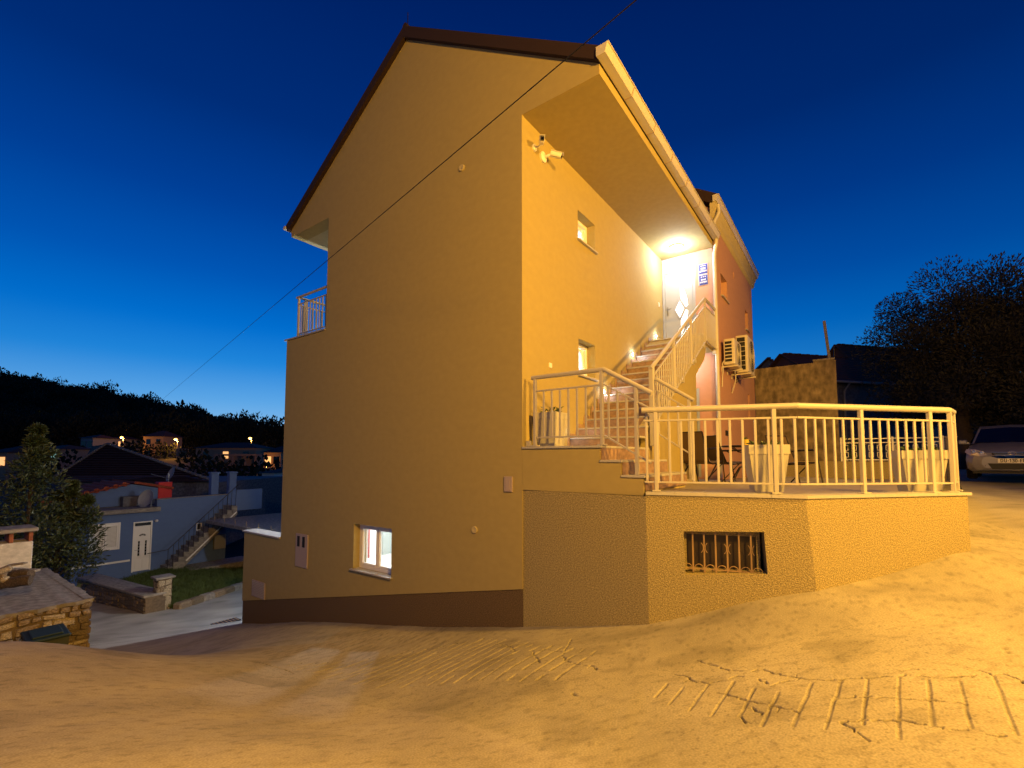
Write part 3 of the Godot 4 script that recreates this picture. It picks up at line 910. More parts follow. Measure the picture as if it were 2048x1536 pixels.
# ------------------------------------------------------------------ the pink house
func make_pink() -> void:
	var h := thing("pink_house", "pink rendered house with white entrance doors joined behind the yellow house", "house", HT, Vector3(6.45, 0.9, 0))
	var m := MB.new()
	m.slab(TG(6.45), [Vector2(1.25, 0.6), Vector2(1.25, 7.80), Vector2(-2.7, 10.42), Vector2(-6.6, 7.8), Vector2(-6.6, -3.0)], [Rect2(-0.02, 4.42, 0.85, 2.36), Rect2(-0.02, 1.12, 0.88, 2.2)], 0.3)
	part(h, "gable_wall", m, M.pink)
	m = MB.new()
	m.slab(TL(1.25), rect(6.75, 0.6, 12.2, 7.72), [Rect2(7.33, 5.84, 0.77, 0.60), Rect2(10.78, 5.72, 0.52, 0.65), Rect2(10.82, 2.88, 0.30, 0.75)], 0.3)
	part(h, "side_wall", m, M.pink)
	m = MB.new()
	m.slab(Transform3D(Basis(Vector3.FORWARD, Vector3.UP, Vector3.RIGHT), Vector3(12.2, 0, 0)), [Vector2(-1.24, -3), Vector2(-1.24, 7.72), Vector2(2.7, 10.3), Vector2(6.6, 7.8), Vector2(6.6, -3)], [], 0.25)
	part(h, "end_wall", m, M.pink)
	m = MB.new(); m.slab(TL(-6.3), rect(6.75, -3, 11.9, 7.7), [], 0.25); part(h, "rear_wall", m, M.pink)
	# cream cornice, gutter and roof
	m = MB.new()
	m.slab(TG(6.30), [Vector2(1.253, 7.50), Vector2(1.31, 7.58), Vector2(1.33, 7.70), Vector2(1.40, 7.86), Vector2(1.253, 7.86)], [], 6.1)
	part(h, "cornice", m, M.cream)
	var a0 := 6.26
	for i in 5:
		m = MB.new()
		m.slab(TG(a0), [Vector2(1.33, 7.862), Vector2(1.42, 7.862), Vector2(1.46, 8.0), Vector2(1.48, 8.0), Vector2(1.48, 8.02), Vector2(1.33, 8.02)], [], 1.235)
		part(h, "gutter_length", m, M.gutter)
		a0 += 1.243
	m = MB.new()
	m.slab(TG(6.28), [Vector2(-2.7, 10.62), Vector2(1.45, 8.03), Vector2(1.38, 7.90), Vector2(1.25, 7.875), Vector2(-2.7, 10.425)], [], 6.15)
	m.slab(TG(6.28), [Vector2(-2.7, 10.62), Vector2(-2.7, 10.425), Vector2(-6.7, 7.85), Vector2(-6.85, 7.98)], [], 6.15)
	part(h, "roof", m, M.roof)
	m = MB.new()
	m.tube([Vector3(6.52, 7.88, 1.40), Vector3(6.52, 7.70, 1.42), Vector3(6.50, 7.58, 1.38), Vector3(6.48, 7.45, 1.31), Vector3(6.48, 7.1, 1.305), Vector3(6.44, 7.0, 1.32), Vector3(6.40, 6.90, 1.34)], 0.042, 12)
	part(h, "downpipe", m, M.gutter)
	for r in [Rect2(7.33, 5.84, 0.77, 0.60), Rect2(10.78, 5.72, 0.52, 0.65), Rect2(10.82, 2.88, 0.30, 0.75)]:
		window(h, Transform3D(Basis(), Vector3(r.position.x, r.position.y, 1.25)), r.size.x, r.size.y, 0.22, 1)
	m = MB.new(); m.lathe(Transform3D(Basis(Vector3.RIGHT, PI / 2), Vector3(9.1, 6.95, 1.25)), [Vector2(0.09, 0.0), Vector2(0.09, 0.01), Vector2(0.07, 0.02), Vector2(0, 0.02)], 18); part(h, "vent_cover", m, M.pink)
	m = MB.new(); m.cube(Vector3(7.6, 2.23, 1.262), Vector3(0.5, 0.13, 0.03), 0.004); part(h, "vent_grille", m, M.dark_metal)
	m = MB.new(); m.tube([Vector3(8.9, 3.9, 1.27), Vector3(8.92, 3.84, 1.33), Vector3(8.9, 3.78, 1.34), Vector3(8.86, 3.74, 1.28)], 0.012, 6); part(h, "cable_end", m, M.black)
	# upper entrance door: frame, leaf, glass and handle
	entrance(h, 4.42, 2.36, -0.01, 0.84, true)
	entrance(h, 1.12, 2.20, -0.01, 0.87, false)
	# two signs on the pier beside the door
	sign_plate("apartment_sign", "blue three star sign reading studio apartman on the pink pier", 6.16, ["STUDIO", "APARTMAN"])
	sign_plate("name_sign", "blue three star sign with a name in larger letters below the studio sign", 5.88, ["Donat", "APARTMAN"])

	# two outdoor units on brackets
	aircon(Vector3(7.0, 3.93, 1.33), Vector3(0.88, 0.66, 0.26), "smaller cream air conditioning unit with slatted end on the pink wall")
	aircon(Vector3(8.2, 3.90, 1.40), Vector3(1.0, 1.02, 0.30), "taller cream air conditioning unit behind the smaller one")

func entrance(h: Node, y0: float, tall: float, c0: float, wide: float, fancy: bool) -> void:
	var m := MB.new()
	var b := 0.07
	for e in [[c0, y0, c0 + b, y0 + tall], [c0 + wide - b, y0, c0 + wide, y0 + tall], [c0 + b, y0 + tall - b, c0 + wide - b, y0 + tall], [c0 + b, y0 + 1.97, c0 + wide - b, y0 + 2.04]]:
		m.span(Vector3(6.462, e[1], e[0]), Vector3(6.54, e[3], e[2]), 0.006)
	var door := part(h, "entrance_door", m, M.door)
	m = MB.new(); m.span(Vector3(6.49, y0 + 2.04, c0 + b), Vector3(6.50, y0 + tall - b, c0 + wide - b)); part(door, "transom_pane", m, M.door)
	m = MB.new(); m.span(Vector3(6.476, y0 + 0.01, c0 + b + 0.004), Vector3(6.53, y0 + 1.965, c0 + wide - b - 0.004), 0.006); part(door, "leaf", m, M.door)
	if not fancy: return
	var cc := c0 + wide * 0.52
	var yy := y0 + 0.98
	# diamond pane in a raised border, with two curved panes beside it; their own glow stands in for light indoors
	var dia := [Vector2(cc - 0.13, yy), Vector2(cc, yy - 0.26), Vector2(cc + 0.13, yy), Vector2(cc, yy + 0.26)]
	m = MB.new()
	for i in 4:
		var p: Vector2 = dia[i]
		var q: Vector2 = dia[(i + 1) % 4]
		m.bar(Vector3(6.472, p.y, p.x), Vector3(6.472, q.y, q.x), 0.02, 0.03, 0.004)
	part(door, "diamond_frame", m, M.door)
	m = MB.new(); m.slab(TG(6.4745), dia, [], 0.001); part(door, "glowing_door_pane", m, M.lit_pane)
	for sgn in [1.0, -1.0]:
		var pts := []
		for i in 9:
			var t := i / 8.0
			pts.append(Vector2(cc + 0.03 + 0.19 * sin(t * 1.5), yy + sgn * (0.72 - 0.64 * t)))
		var inner := [Vector2(cc + 0.15, yy + sgn * 0.03), Vector2(cc + 0.02, yy + sgn * 0.29)]
		m = MB.new(); m.slab(TG(6.4745), pts + inner, [], 0.001); part(door, "glowing_door_pane", m, M.lit_pane)
		m = MB.new()
		for i in 8: m.bar(Vector3(6.473, pts[i].y, pts[i].x), Vector3(6.473, pts[i + 1].y, pts[i + 1].x), 0.016, 0.02)
		part(door, "curved_frame", m, M.door)
	m = MB.new()
	m.span(Vector3(6.4627, y0 + 0.86, c0 + b + 0.045), Vector3(6.476, y0 + 1.10, c0 + b + 0.075), 0.002)
	m.tube([Vector3(6.472, y0 + 1.02, c0 + b + 0.06), Vector3(6.43, y0 + 1.02, c0 + b + 0.06), Vector3(6.427, y0 + 1.02, c0 + b + 0.17)], 0.010, 8)
	part(door, "handle", m, M.steel)

func sign_plate(called: String, label: String, y0: float, words: Array) -> void:
	var t := thing(called, label, "sign", HT, Vector3(6.44, y0, 1.03))
	var m := MB.new()
	m.span(Vector3(6.432, y0, 0.92), Vector3(6.449, y0 + 0.265, 1.142), 0.002)
	part(t, "border", m, M.letter)
	m = MB.new()
	m.span(Vector3(6.428, y0 + 0.008, 0.928), Vector3(6.4315, y0 + 0.257, 1.134))
	part(t, "plate", m, M.blue_sign)
	for i in 3:
		var star := []
		for k in 10:
			var a := PI / 2 + TAU * k / 10.0
			var r := 0.018 if k % 2 == 0 else 0.008
			star.append(Vector2(0.985 + 0.045 * i + cos(a) * r, y0 + 0.215 + sin(a) * r))
		m = MB.new(); m.slab(TG(6.4265), star, [], 0.0015)
		part(t, "star", m, M.letter)
	lettering(t, words[0], Transform3D(Basis(Vector3.BACK, Vector3.UP, Vector3.LEFT), Vector3(6.426, y0 + 0.145, 1.031)), 0.042, M.letter, 0.11)
	lettering(t, words[1], Transform3D(Basis(Vector3.BACK, Vector3.UP, Vector3.LEFT), Vector3(6.426, y0 + 0.08, 1.031)), 0.038, M.letter, 0.17)

func aircon(p: Vector3, s: Vector3, label: String) -> void:
	var t := thing("air_conditioner", label, "air conditioner", HT, p, "air conditioning units on the pink wall")
	var m := MB.new()
	m.span(p, p + s, 0.018)
	var body := part(t, "casing", m, M.ac)
	# dark openings with bars on the end that faces the stairs
	m = MB.new()
	m.span(p + Vector3(-0.004, 0.06, 0.035), p + Vector3(-0.0005, s.y - 0.06, s.z - 0.065))
	part(body, "end_opening", m, M.black)
	var n := 5 if s.y < 0.8 else 6
	for i in n + 2:
		m = MB.new()
		var y := p.y + 0.06 + (s.y - 0.12) * i / float(n + 1)
		m.span(Vector3(p.x - 0.014, y - (0.012 if s.y < 0.8 else 0.006), p.z + 0.03), Vector3(p.x - 0.004, y + (0.012 if s.y < 0.8 else 0.006), p.z + s.z - 0.06), 0.002)
		part(body, "slat", m, M.ac)
	# fan grille on the front
	m = MB.new()
	var fc := p + Vector3(s.x * 0.6, s.y * 0.5, s.z + 0.002)
	for k in 7:
		var r := s.y * 0.06 * (k + 1)
		var ring := []
		for j in 25: ring.append(fc + Vector3(cos(TAU * j / 24.0) * r, sin(TAU * j / 24.0) * r, 0.006))
		m.tube(ring, 0.004, 5)
	part(body, "fan_grille", m, M.ac)
	m = MB.new()
	m.lathe(Transform3D(Basis(Vector3.RIGHT, PI / 2), fc), [Vector2(s.y * 0.43, 0.0), Vector2(s.y * 0.43, 0.002), Vector2(0, 0.002)], 24)
	part(body, "fan_opening", m, M.black)
	# wall brackets and pipes
	for x in [0.12, s.x - 0.12]:
		m = MB.new()
		m.span(Vector3(p.x + x - 0.02, p.y - 0.045, 1.252), Vector3(p.x + x + 0.02, p.y - 0.005, p.z + s.z + 0.04), 0.003)
		m.span(Vector3(p.x + x - 0.02, p.y - 0.14, 1.252), Vector3(p.x + x + 0.02, p.y - 0.046, 1.275))
		part(t, "bracket", m, M.ac)
	m = MB.new()
	m.tube([p + Vector3(s.x * 0.1, 0.15, 0.01), p + Vector3(-0.08, 0.02, -0.02), p + Vector3(-0.10, -0.14, 0.0), p + Vector3(0.0, -0.26, -0.04), Vector3(p.x + 0.02, p.y - 0.55, 1.27)], 0.016, 7)
	part(t, "hose", m, M.ac)

# ------------------------------------------------------------------ the terrace
const E0 := Vector2(-0.05, 1.83)
const E1 := Vector2(0.44, 3.42)
const E2 := Vector2(2.10, 4.92)

func terrace_y(a: float) -> float: return 1.19 - 0.0185 * maxf(a, 0.0)

func facet(parent: Node, called: String, p: Vector3, q: Vector3, pb: Vector3, qb: Vector3, hole: Rect2, material: Material) -> void:
	# p, q along the top and pb, qb along the foot; the hole in shares of the length and metres below the top
	var m := MB.new()
	var inw := (q - p).cross(Vector3.UP).normalized() * -0.25
	var P := func(s: float, t: float, back: float) -> Vector3: return p.lerp(q, s).lerp(pb.lerp(qb, s), t) + inw * back
	var ss := [0.0, 1.0]
	var ts := [0.0, 1.0]
	if hole.size.x > 0.0:
		ss = [0.0, hole.position.x, hole.end.x, 1.0]
		ts = [0.0, hole.position.y, hole.end.y, 1.0]
	for i in ss.size() - 1:
		for j in ts.size() - 1:
			if ss.size() > 2 and i == 1 and j == 1:
				var c := [P.call(ss[1], ts[1], 0), P.call(ss[2], ts[1], 0), P.call(ss[2], ts[2], 0), P.call(ss[1], ts[2], 0)]
				var b := [P.call(ss[1], ts[1], 1), P.call(ss[2], ts[1], 1), P.call(ss[2], ts[2], 1), P.call(ss[1], ts[2], 1)]
				for k in 4: m.quad(c[k], b[k], b[(k + 1) % 4], c[(k + 1) % 4])
				continue
			m.quad(P.call(ss[i], ts[j + 1], 0), P.call(ss[i + 1], ts[j + 1], 0), P.call(ss[i + 1], ts[j], 0), P.call(ss[i], ts[j], 0))
	part(parent, called, m, material)

func hv(e: Vector2, y: float) -> Vector3: return Vector3(e.x, y, e.y)

func make_terrace() -> void:
	var t := thing("terrace", "raised terrace with rough rendered retaining walls and pale tiled edge", "terrace", HT, Vector3(1.5, 0.2, 3.0))
	var m: MB
	var f0 := hv(E0 + Vector2(-0.01, 0.02), -1.3)
	var f1 := hv(E1 + Vector2(-0.02, 0.14), -0.9)
	var f2 := hv(E2 + Vector2(-0.02, 0.0), -0.4)
	facet(t, "retaining_wall", Vector3(0.02, 1.136, 0.0), hv(E0, 1.136), Vector3(0.02, -1.6, 0.0), f0, Rect2(), M.yellow_base)
	facet(t, "retaining_wall", hv(E0, 1.155), hv(E1, 1.155), f0, f1, Rect2(0.246, 0.174, 0.494, 0.209), M.yellow_base)
	facet(t, "retaining_wall", hv(E1, 1.155), hv(E2, 1.155), f1, f2, Rect2(), M.yellow_base)
	facet(t, "retaining_wall", hv(E2, 1.155), Vector3(12.3, 0.93, 6.2), f2, Vector3(12.3, 0.0, 6.2), Rect2(), M.yellow_base)
	# pale slabs along the edge and the tiled floor
	var e3 := Vector2(12.2, 6.15)
	var line := [E0, E1, E2]
	for i in 2:
		var p: Vector2 = line[i]
		var q: Vector2 = line[i + 1]
		var dd := (q - p).normalized()
		var out := Vector2(-dd.y, dd.x) * -1.0
		if out.dot(Vector2(-1, 0.5)) < 0.0: out = -out
		var n := 5
		for k in n:
			var a := p.lerp(q, k / float(n)) + (dd * 0.002)
			var b := p.lerp(q, (k + 1) / float(n)) - (dd * 0.002)
			var over := 0.018
			var back := -0.30
			m = MB.new()
			var A := a + out * over
			var B := b + out * over
			if i == 0 and k == n - 1: B += dd * 0.01
			if i == 1 and k == n - 1: B += dd * 0.05
			var C := b + out * back
			var D := a + out * back
			if i == 0 and k == n - 1: C = q + Vector2(0.30, -0.10)
			if i == 1 and k == 0: D = p + Vector2(0.30, -0.10)
			m.slab(Transform3D(Basis(Vector3.RIGHT, PI / 2), Vector3(0, 1.156, 0)), [A, B, C, D], [], 0.034)
			part(t, "edge_slab", m, M.stone_slab)
	m = MB.new()
	var fl := [Vector2(0.2, 1.79), Vector2(0.7, 3.30), Vector2(2.3, 4.70), Vector2(12.2, 6.0), Vector2(12.2, 0.9), Vector2(6.44, 0.9), Vector2(6.44, 0.02), Vector2(4.87, 0.02), Vector2(4.87, 1.0), Vector2(1.78, 1.0), Vector2(1.78, 1.79)]
	var poly := PackedVector2Array(fl)
	var id := Geometry2D.triangulate_polygon(poly)
	for i in range(0, id.size(), 3):
		var v := []
		for k in 3: v.append(Vector3(poly[id[i + k]].x, terrace_y(poly[id[i + k]].x) - 0.006, poly[id[i + k]].y))
		if (v[1] - v[0]).cross(v[2] - v[0]).y < 0.0: m.tri(v[0], v[2], v[1])
		else: m.tri(v[0], v[1], v[2])
	part(t, "floor", m, M.floor_tile)
	# barred cellar window in the middle wall
	var d := (hv(E1, 0) - hv(E0, 0)).normalized()
	var nrm := Vector3.UP.cross(d).normalized()
	if nrm.dot(Vector3(-1, 0, 0.4)) < 0.0: nrm = -nrm
	var o := hv(E0, 0.0) + d * 0.41
	var W := 0.82
	var fr := Transform3D(Basis(d, Vector3.UP, d.cross(Vector3.UP)), o + Vector3(0, 0.27, 0))
	var zin := -1.0 if fr.basis.z.dot(nrm) > 0.0 else 1.0
	m = MB.new()
	for e in [[Vector3(0.02, 0.24, 0), Vector3(0.04, 0.48, 0.05)], [Vector3(W - 0.02, 0.24, 0), Vector3(0.04, 0.48, 0.05)], [Vector3(W / 2, 0.02, 0), Vector3(W - 0.08, 0.04, 0.05)], [Vector3(W / 2, 0.455, 0), Vector3(W - 0.08, 0.05, 0.05)]]:
		m.box(fr * Transform3D(Basis(), e[0] + Vector3(0, 0, zin * 0.17)), e[1], 0.004)
	var win := part(t, "cellar_window", m, M.yellow_base)
	m = MB.new(); m.box(fr * Transform3D(Basis(), Vector3(W / 2, 0.24, zin * 0.2)), Vector3(W - 0.06, 0.44, 0.01)); part(win, "pane", m, mat(Color(0.20, 0.16, 0.12), 0.35))
	for k in 6:
		var x := 0.105 + k * 0.122
		m = MB.new(); m.box(fr * Transform3D(Basis(), Vector3(x, 0.24, zin * 0.07)), Vector3(0.018, 0.47, 0.012), 0.002); part(win, "bar", m, M.rust)
		if k % 2 == 1:
			m = MB.new()
			for sg in [-1.0, 1.0]:
				var arc := []
				for j in 7:
					var tt := (j - 3) / 3.0
					arc.append(fr * Vector3(x + sg * (0.009 + 0.022 * tt * tt), 0.29 + 0.055 * tt, zin * 0.055))
				m.tube(arc, 0.004, 5)
			part(win, "scroll", m, M.rust)
	for k in 7:
		m = MB.new()
		var cx := 0.045 + k * 0.122
		var arc := []
		for j in 9: arc.append(fr * Vector3(cx + cos(PI * j / 8.0) * 0.048, 0.05 + sin(PI * j / 8.0) * 0.048, zin * 0.07))
		m.tube(arc, 0.005, 5)
		part(win, "arch", m, M.rust)
	m = MB.new(); m.box(fr * Transform3D(Basis(), Vector3(W / 2, 0.046, zin * 0.07)), Vector3(W - 0.01, 0.012, 0.014)); part(win, "sill_bar", m, M.rust)

	# the long railing
	var r := thing("terrace_railing", "long pale metal railing with round handrail along the terrace edge", "railing", HT, Vector3(0.5, 1.19, 3.35))
	var y := 1.19
	var p0 := Vector3(0.00, y, 1.80)
	var p1 := Vector3(0.52, y, 3.36)
	var p2 := Vector3(2.06, y - 0.01, 4.80)
	rail_run(r, p0, p1, shares(13, 0.02, 0.985), [0.085, 0.86], 0.985, 0.855, 0.115, 0.0, 0.035, 0.02)
	rail_run(r, p1, p2, shares(16, 0.05, 0.93), [0.40, 0.86], 0.985, 0.855, 0.115, 0.0, 0.035)
	rail_run(r, p2, Vector3(2.42, y - 0.01, 4.88), [0.3, 0.65], [0.0, 1.0], 0.985, 0.855, 0.115, 0.0, 0.035)
	m = MB.new()
	for p in [p1, p2]: m.lathe(Transform3D(Basis(), p + Vector3(0, 0.985, 0)), [Vector2(0, -0.035), Vector2(0.025, -0.025), Vector2(0.035, 0), Vector2(0.025, 0.025), Vector2(0, 0.035)], 14)
	part(r, "handrail_bend", m, M.rail)

# ------------------------------------------------------------------ things on the terrace and the walls
func leaf_mesh(m: MB, p: Vector3, d: Vector3, l: float, w: float) -> void:
	var s := d.cross(Vector3(rng.randf_range(-1, 1), rng.randf_range(-1, 1), rng.randf_range(-1, 1))).normalized() * w * 0.5
	var u := d.cross(s).normalized() * w * 0.15
	m.tri(p, p + d * l * 0.45 + s + u, p + d * l)
	m.tri(p, p + d * l, p + d * l * 0.45 - s + u)

func planter_shape(parent: Node, o: Vector3, bottom: float, top: float, h: float) -> void:
	var m := MB.new()
	var lv := [[0.0, bottom], [h * 0.80, lerpf(bottom, top, 0.86)], [h * 0.802, top * 0.995], [h, top], [h, top - 0.05], [h - 0.06, top - 0.06]]
	for i in lv.size() - 1:
		var y0: float = lv[i][0]
		var y1: float = lv[i + 1][0]
		var r0: float = lv[i][1] / 2.0
		var r1: float = lv[i + 1][1] / 2.0
		var k := [Vector2(1, 1), Vector2(1, -1), Vector2(-1, -1), Vector2(-1, 1)]
		for j in 4:
			var a: Vector2 = k[j]
			var b: Vector2 = k[(j + 1) % 4]
			m.quad(o + Vector3(a.x * r0, y0, a.y * r0), o + Vector3(b.x * r0, y0, b.y * r0), o + Vector3(b.x * r1, y1, b.y * r1), o + Vector3(a.x * r1, y1, a.y * r1))
	m.cube(o + Vector3(0, 0.004, 0), Vector3(bottom - 0.01, 0.008, bottom - 0.01))
	part(parent, "pot", m, M.planter)
	m = MB.new(); m.cube(o + Vector3(0, h - 0.07, 0), Vector3(top - 0.07, 0.03, top - 0.07)); part(parent, "soil", m, M.soil)

func planter(label: String, o: Vector3, turn: float, bottom: float, top: float, h: float, tall: float, stems: int) -> void:
	var t := thing("planter", label, "planter", HT, o, "square white planters")
	t.transform = HT * Transform3D(Basis(Vector3.UP, turn), o)
	CUR = Vector3.ZERO
	planter_shape(t, Vector3.ZERO, bottom, top, h)
	rng.seed = int(o.x * 100) + 7
	var m := MB.new()
	var st := MB.new()
	for i in stems:
		var b := Vector3(rng.randf_range(-1, 1) * top * 0.34, h - 0.06, rng.randf_range(-1, 1) * top * 0.34)
		var e := b + Vector3(rng.randf_range(-0.07, 0.07), rng.randf_range(0.6, 1.0) * tall, rng.randf_range(-0.07, 0.07))
		st.tube([b, e], 0.004, 5)
		for k in 9:
			var q := b.lerp(e, 0.35 + 0.65 * k / 8.0)
			var d := Vector3(rng.randf_range(-1, 1), rng.randf_range(0.1, 0.9), rng.randf_range(-1, 1)).normalized()
			leaf_mesh(m, q, d, rng.randf_range(0.04, 0.075), 0.022)
	part(t, "foliage", m, M.leaf)
	part(t, "stems", st, M.bark)

func chair(label: String, o: Vector3, turn: float) -> void:
	var t := thing("garden_chair", label, "chair", HT, o, "dark sling garden chairs on the terrace")
	t.transform = HT * Transform3D(Basis(Vector3.UP, turn), o)
	CUR = Vector3.ZERO
	var m: MB
	for s in [-0.26, 0.26]:
		# back upright, seat rail, front leg with arm, rear leg
		m = MB.new(); m.tube([Vector3(-0.46, 0.95, s), Vector3(-0.36, 0.68, s), Vector3(-0.24, 0.40, s), Vector3(-0.10, 0.36, s), Vector3(0.26, 0.41, s)], 0.012, 8); part(t, "side_frame", m, M.dark_metal)
		m = MB.new(); m.tube([Vector3(-0.34, 0.63, s * 1.06), Vector3(-0.15, 0.655, s * 1.08), Vector3(0.16, 0.64, s * 1.08), Vector3(0.24, 0.60, s * 1.08), Vector3(0.28, 0.30, s * 1.06), Vector3(0.34, 0.0, s * 1.04)], 0.012, 8); part(t, "front_leg", m, M.dark_metal)
		m = MB.new(); m.tube([Vector3(0.05, 0.38, s * 1.05), Vector3(-0.16, 0.20, s * 1.05), Vector3(-0.38, 0.0, s * 1.04)], 0.012, 8); part(t, "rear_leg", m, M.dark_metal)
		m = MB.new(); m.tube([Vector3(-0.25, 0.64, s * 1.08), Vector3(0.14, 0.655, s * 1.08)], 0.018, 8); part(t, "arm_rest", m, M.dark_metal)
	for e in [[Vector3(-0.46, 0.95, -0.26), Vector3(-0.46, 0.95, 0.26)], [Vector3(0.26, 0.41, -0.26), Vector3(0.26, 0.41, 0.26)], [Vector3(0.05, 0.37, -0.27), Vector3(0.05, 0.37, 0.27)]]:
		m = MB.new(); m.tube(e, 0.011, 8); part(t, "cross_bar", m, M.dark_metal)
	m = MB.new()
	var pr := [Vector2(-0.462, 0.945), Vector2(-0.40, 0.77), Vector2(-0.33, 0.60), Vector2(-0.25, 0.43), Vector2(-0.19, 0.385)]
	for i in 4: m.bar(Vector3(pr[i].x, pr[i].y, 0), Vector3(pr[i + 1].x, pr[i + 1].y, 0), 0.50, 0.006)
	part(t, "backrest", m, M.sling)
	m = MB.new()
	pr = [Vector2(-0.19, 0.383), Vector2(-0.08, 0.36), Vector2(0.10, 0.385), Vector2(0.25, 0.415)]
	for i in 3: m.bar(Vector3(pr[i].x, pr[i].y, 0), Vector3(pr[i + 1].x, pr[i + 1].y, 0), 0.50, 0.006)
	part(t, "seat", m, M.sling)

func make_terrace_things() -> void:
	planter("square white planter with a small shrub on the stair landing", Vector3(0.36, 1.757, 0.27), 0.0, 0.27, 0.36, 0.50, 0.16, 8)
	planter("tapered white planter with small leaves beside the garden table", Vector3(0.92, 1.192, 2.98), 0.35, 0.30, 0.44, 0.56, 0.10, 16)
	planter("tapered white planter at the far end of the terrace railing", Vector3(2.42, 1.15, 4.52), 0.25, 0.32, 0.47, 0.54, 0.10, 10)
	# table with a little pot
	var o := Vector3(4.35, terrace_y(4.35), 2.15)
	var t := thing("garden_table", "round dark metal garden table between the sling chairs", "table", HT, o)
	var m := MB.new()
	m.lathe(Transform3D(Basis(), o), [Vector2(0, 0.69), Vector2(0.36, 0.69), Vector2(0.38, 0.705), Vector2(0.38, 0.715), Vector2(0.36, 0.722), Vector2(0, 0.722)], 32)
	part(t, "table_top", m, M.dark_metal)
	m = MB.new(); m.tube([o + Vector3(0, 0.25, 0), o + Vector3(0, 0.69, 0)], 0.022, 10); part(t, "column", m, M.dark_metal)
	for k in 4:
		var d := Vector3(cos(k * PI / 2 + 0.5), 0, sin(k * PI / 2 + 0.5))
		m = MB.new(); m.tube([o + Vector3(0, 0.32, 0), o + d * 0.08 + Vector3(0, 0.30, 0), o + d * 0.20 + Vector3(0, 0.14, 0), o + d * 0.30 + Vector3(0, 0.012, 0), o + d * 0.33 + Vector3(0, 0.012, 0)], 0.013, 8); part(t, "leg", m, M.dark_metal)
		m = MB.new(); m.tube([o + Vector3(0, 0.58, 0), o + d * 0.10 + Vector3(0, 0.60, 0), o + d * 0.26 + Vector3(0, 0.69, 0)], 0.009, 6); part(t, "top_brace", m, M.dark_metal)
	var pp := o + Vector3(0.02, 0.722, 0.06)
	t = thing("plant_pot", "small yellow pot with a sprouting plant on the garden table", "pot", HT, pp)
	m = MB.new(); m.lathe(Transform3D(Basis(), pp), [Vector2(0, 0), Vector2(0.04, 0), Vector2(0.055, 0.10), Vector2(0.058, 0.115), Vector2(0.05, 0.115), Vector2(0, 0.10)], 18); part(t, "pot", m, M.yellow_pot)
	rng.seed = 77
	m = MB.new()
	for i in 10: leaf_mesh(m, pp + Vector3(rng.randf_range(-0.02, 0.02), 0.10, rng.randf_range(-0.02, 0.02)), Vector3(rng.randf_range(-0.5, 0.5), 1, rng.randf_range(-0.5, 0.5)).normalized(), rng.randf_range(0.05, 0.11), 0.02)
	part(t, "leaves", m, M.leaf)
	chair("dark sling chair nearest the stair flank, facing the table", Vector3(3.85, terrace_y(3.85), 1.52), -0.25)
	chair("dark sling chair behind the table, before the pink pier", Vector3(5.1, terrace_y(5.1), 1.75), -0.75)
	chair("dark sling chair behind the planter, turned away from the wall", Vector3(5.15, terrace_y(5.15), 2.95), PI + 0.9)

	# two bullet cameras under the soffit
	t = thing("security_camera", "white security camera with a dark square face near the wall corner", "camera", HT, Vector3(0.27, 6.43, 0.0), "security cameras under the soffit")
	m = MB.new(); m.lathe(Transform3D(Basis(Vector3.RIGHT, PI / 2), Vector3(0.33, 6.44, 0.0)), [Vector2(0.055, 0), Vector2(0.055, 0.02), Vector2(0.045, 0.028), Vector2(0, 0.028)], 18); part(t, "mount", m, M.white)
	m = MB.new(); m.tube([Vector3(0.33, 6.44, 0.02), Vector3(0.33, 6.43, 0.10), Vector3(0.30, 6.44, 0.14)], 0.016, 8); part(t, "arm", m, M.white)
	cam_body(t, Vector3(0.30, 6.45, 0.16), Vector3(-0.75, -0.30, 0.58))
	t = thing("security_camera", "white security camera on a round mount pointing along the wall", "camera", HT, Vector3(0.58, 6.44, 0.0), "security cameras under the soffit")
	m = MB.new(); m.lathe(Transform3D(Basis(Vector3.RIGHT, PI / 2), Vector3(0.58, 6.42, 0.0)), [Vector2(0.085, 0), Vector2(0.085, 0.03), Vector2(0.078, 0.034), Vector2(0.07, 0.030), Vector2(0.062, 0.036), Vector2(0, 0.042)], 22); part(t, "mount", m, M.white)
	m = MB.new(); m.tube([Vector3(0.59, 6.42, 0.03), Vector3(0.60, 6.43, 0.10), Vector3(0.63, 6.45, 0.13)], 0.018, 8); part(t, "arm", m, M.white)
	cam_body(t, Vector3(0.64, 6.46, 0.14), Vector3(0.45, -0.32, 0.80))

func cam_body(t: Node, p: Vector3, d: Vector3) -> void:
	var z := d.normalized()
	var x := Vector3.UP.cross(z).normalized()
	var b := Basis(x, z.cross(x), z)
	var m := MB.new()
	m.box(Transform3D(b, p + z * 0.07), Vector3(0.075, 0.075, 0.19), 0.012)
	m.box(Transform3D(b, p + z * 0.085 + b.y * 0.042), Vector3(0.085, 0.006, 0.21), 0.002)
	var body := part(t, "housing", m, M.white)
	m = MB.new(); m.box(Transform3D(b, p + z * 0.166), Vector3(0.062, 0.062, 0.006), 0.002); part(body, "face", m, M.black)
	m = MB.new(); m.lathe(Transform3D(Basis(x, z, -b.y), p + z * 0.169), [Vector2(0.018, 0), Vector2(0.018, 0.006), Vector2(0.0, 0.009)], 14); part(body, "lens", m, M.dark_glass)

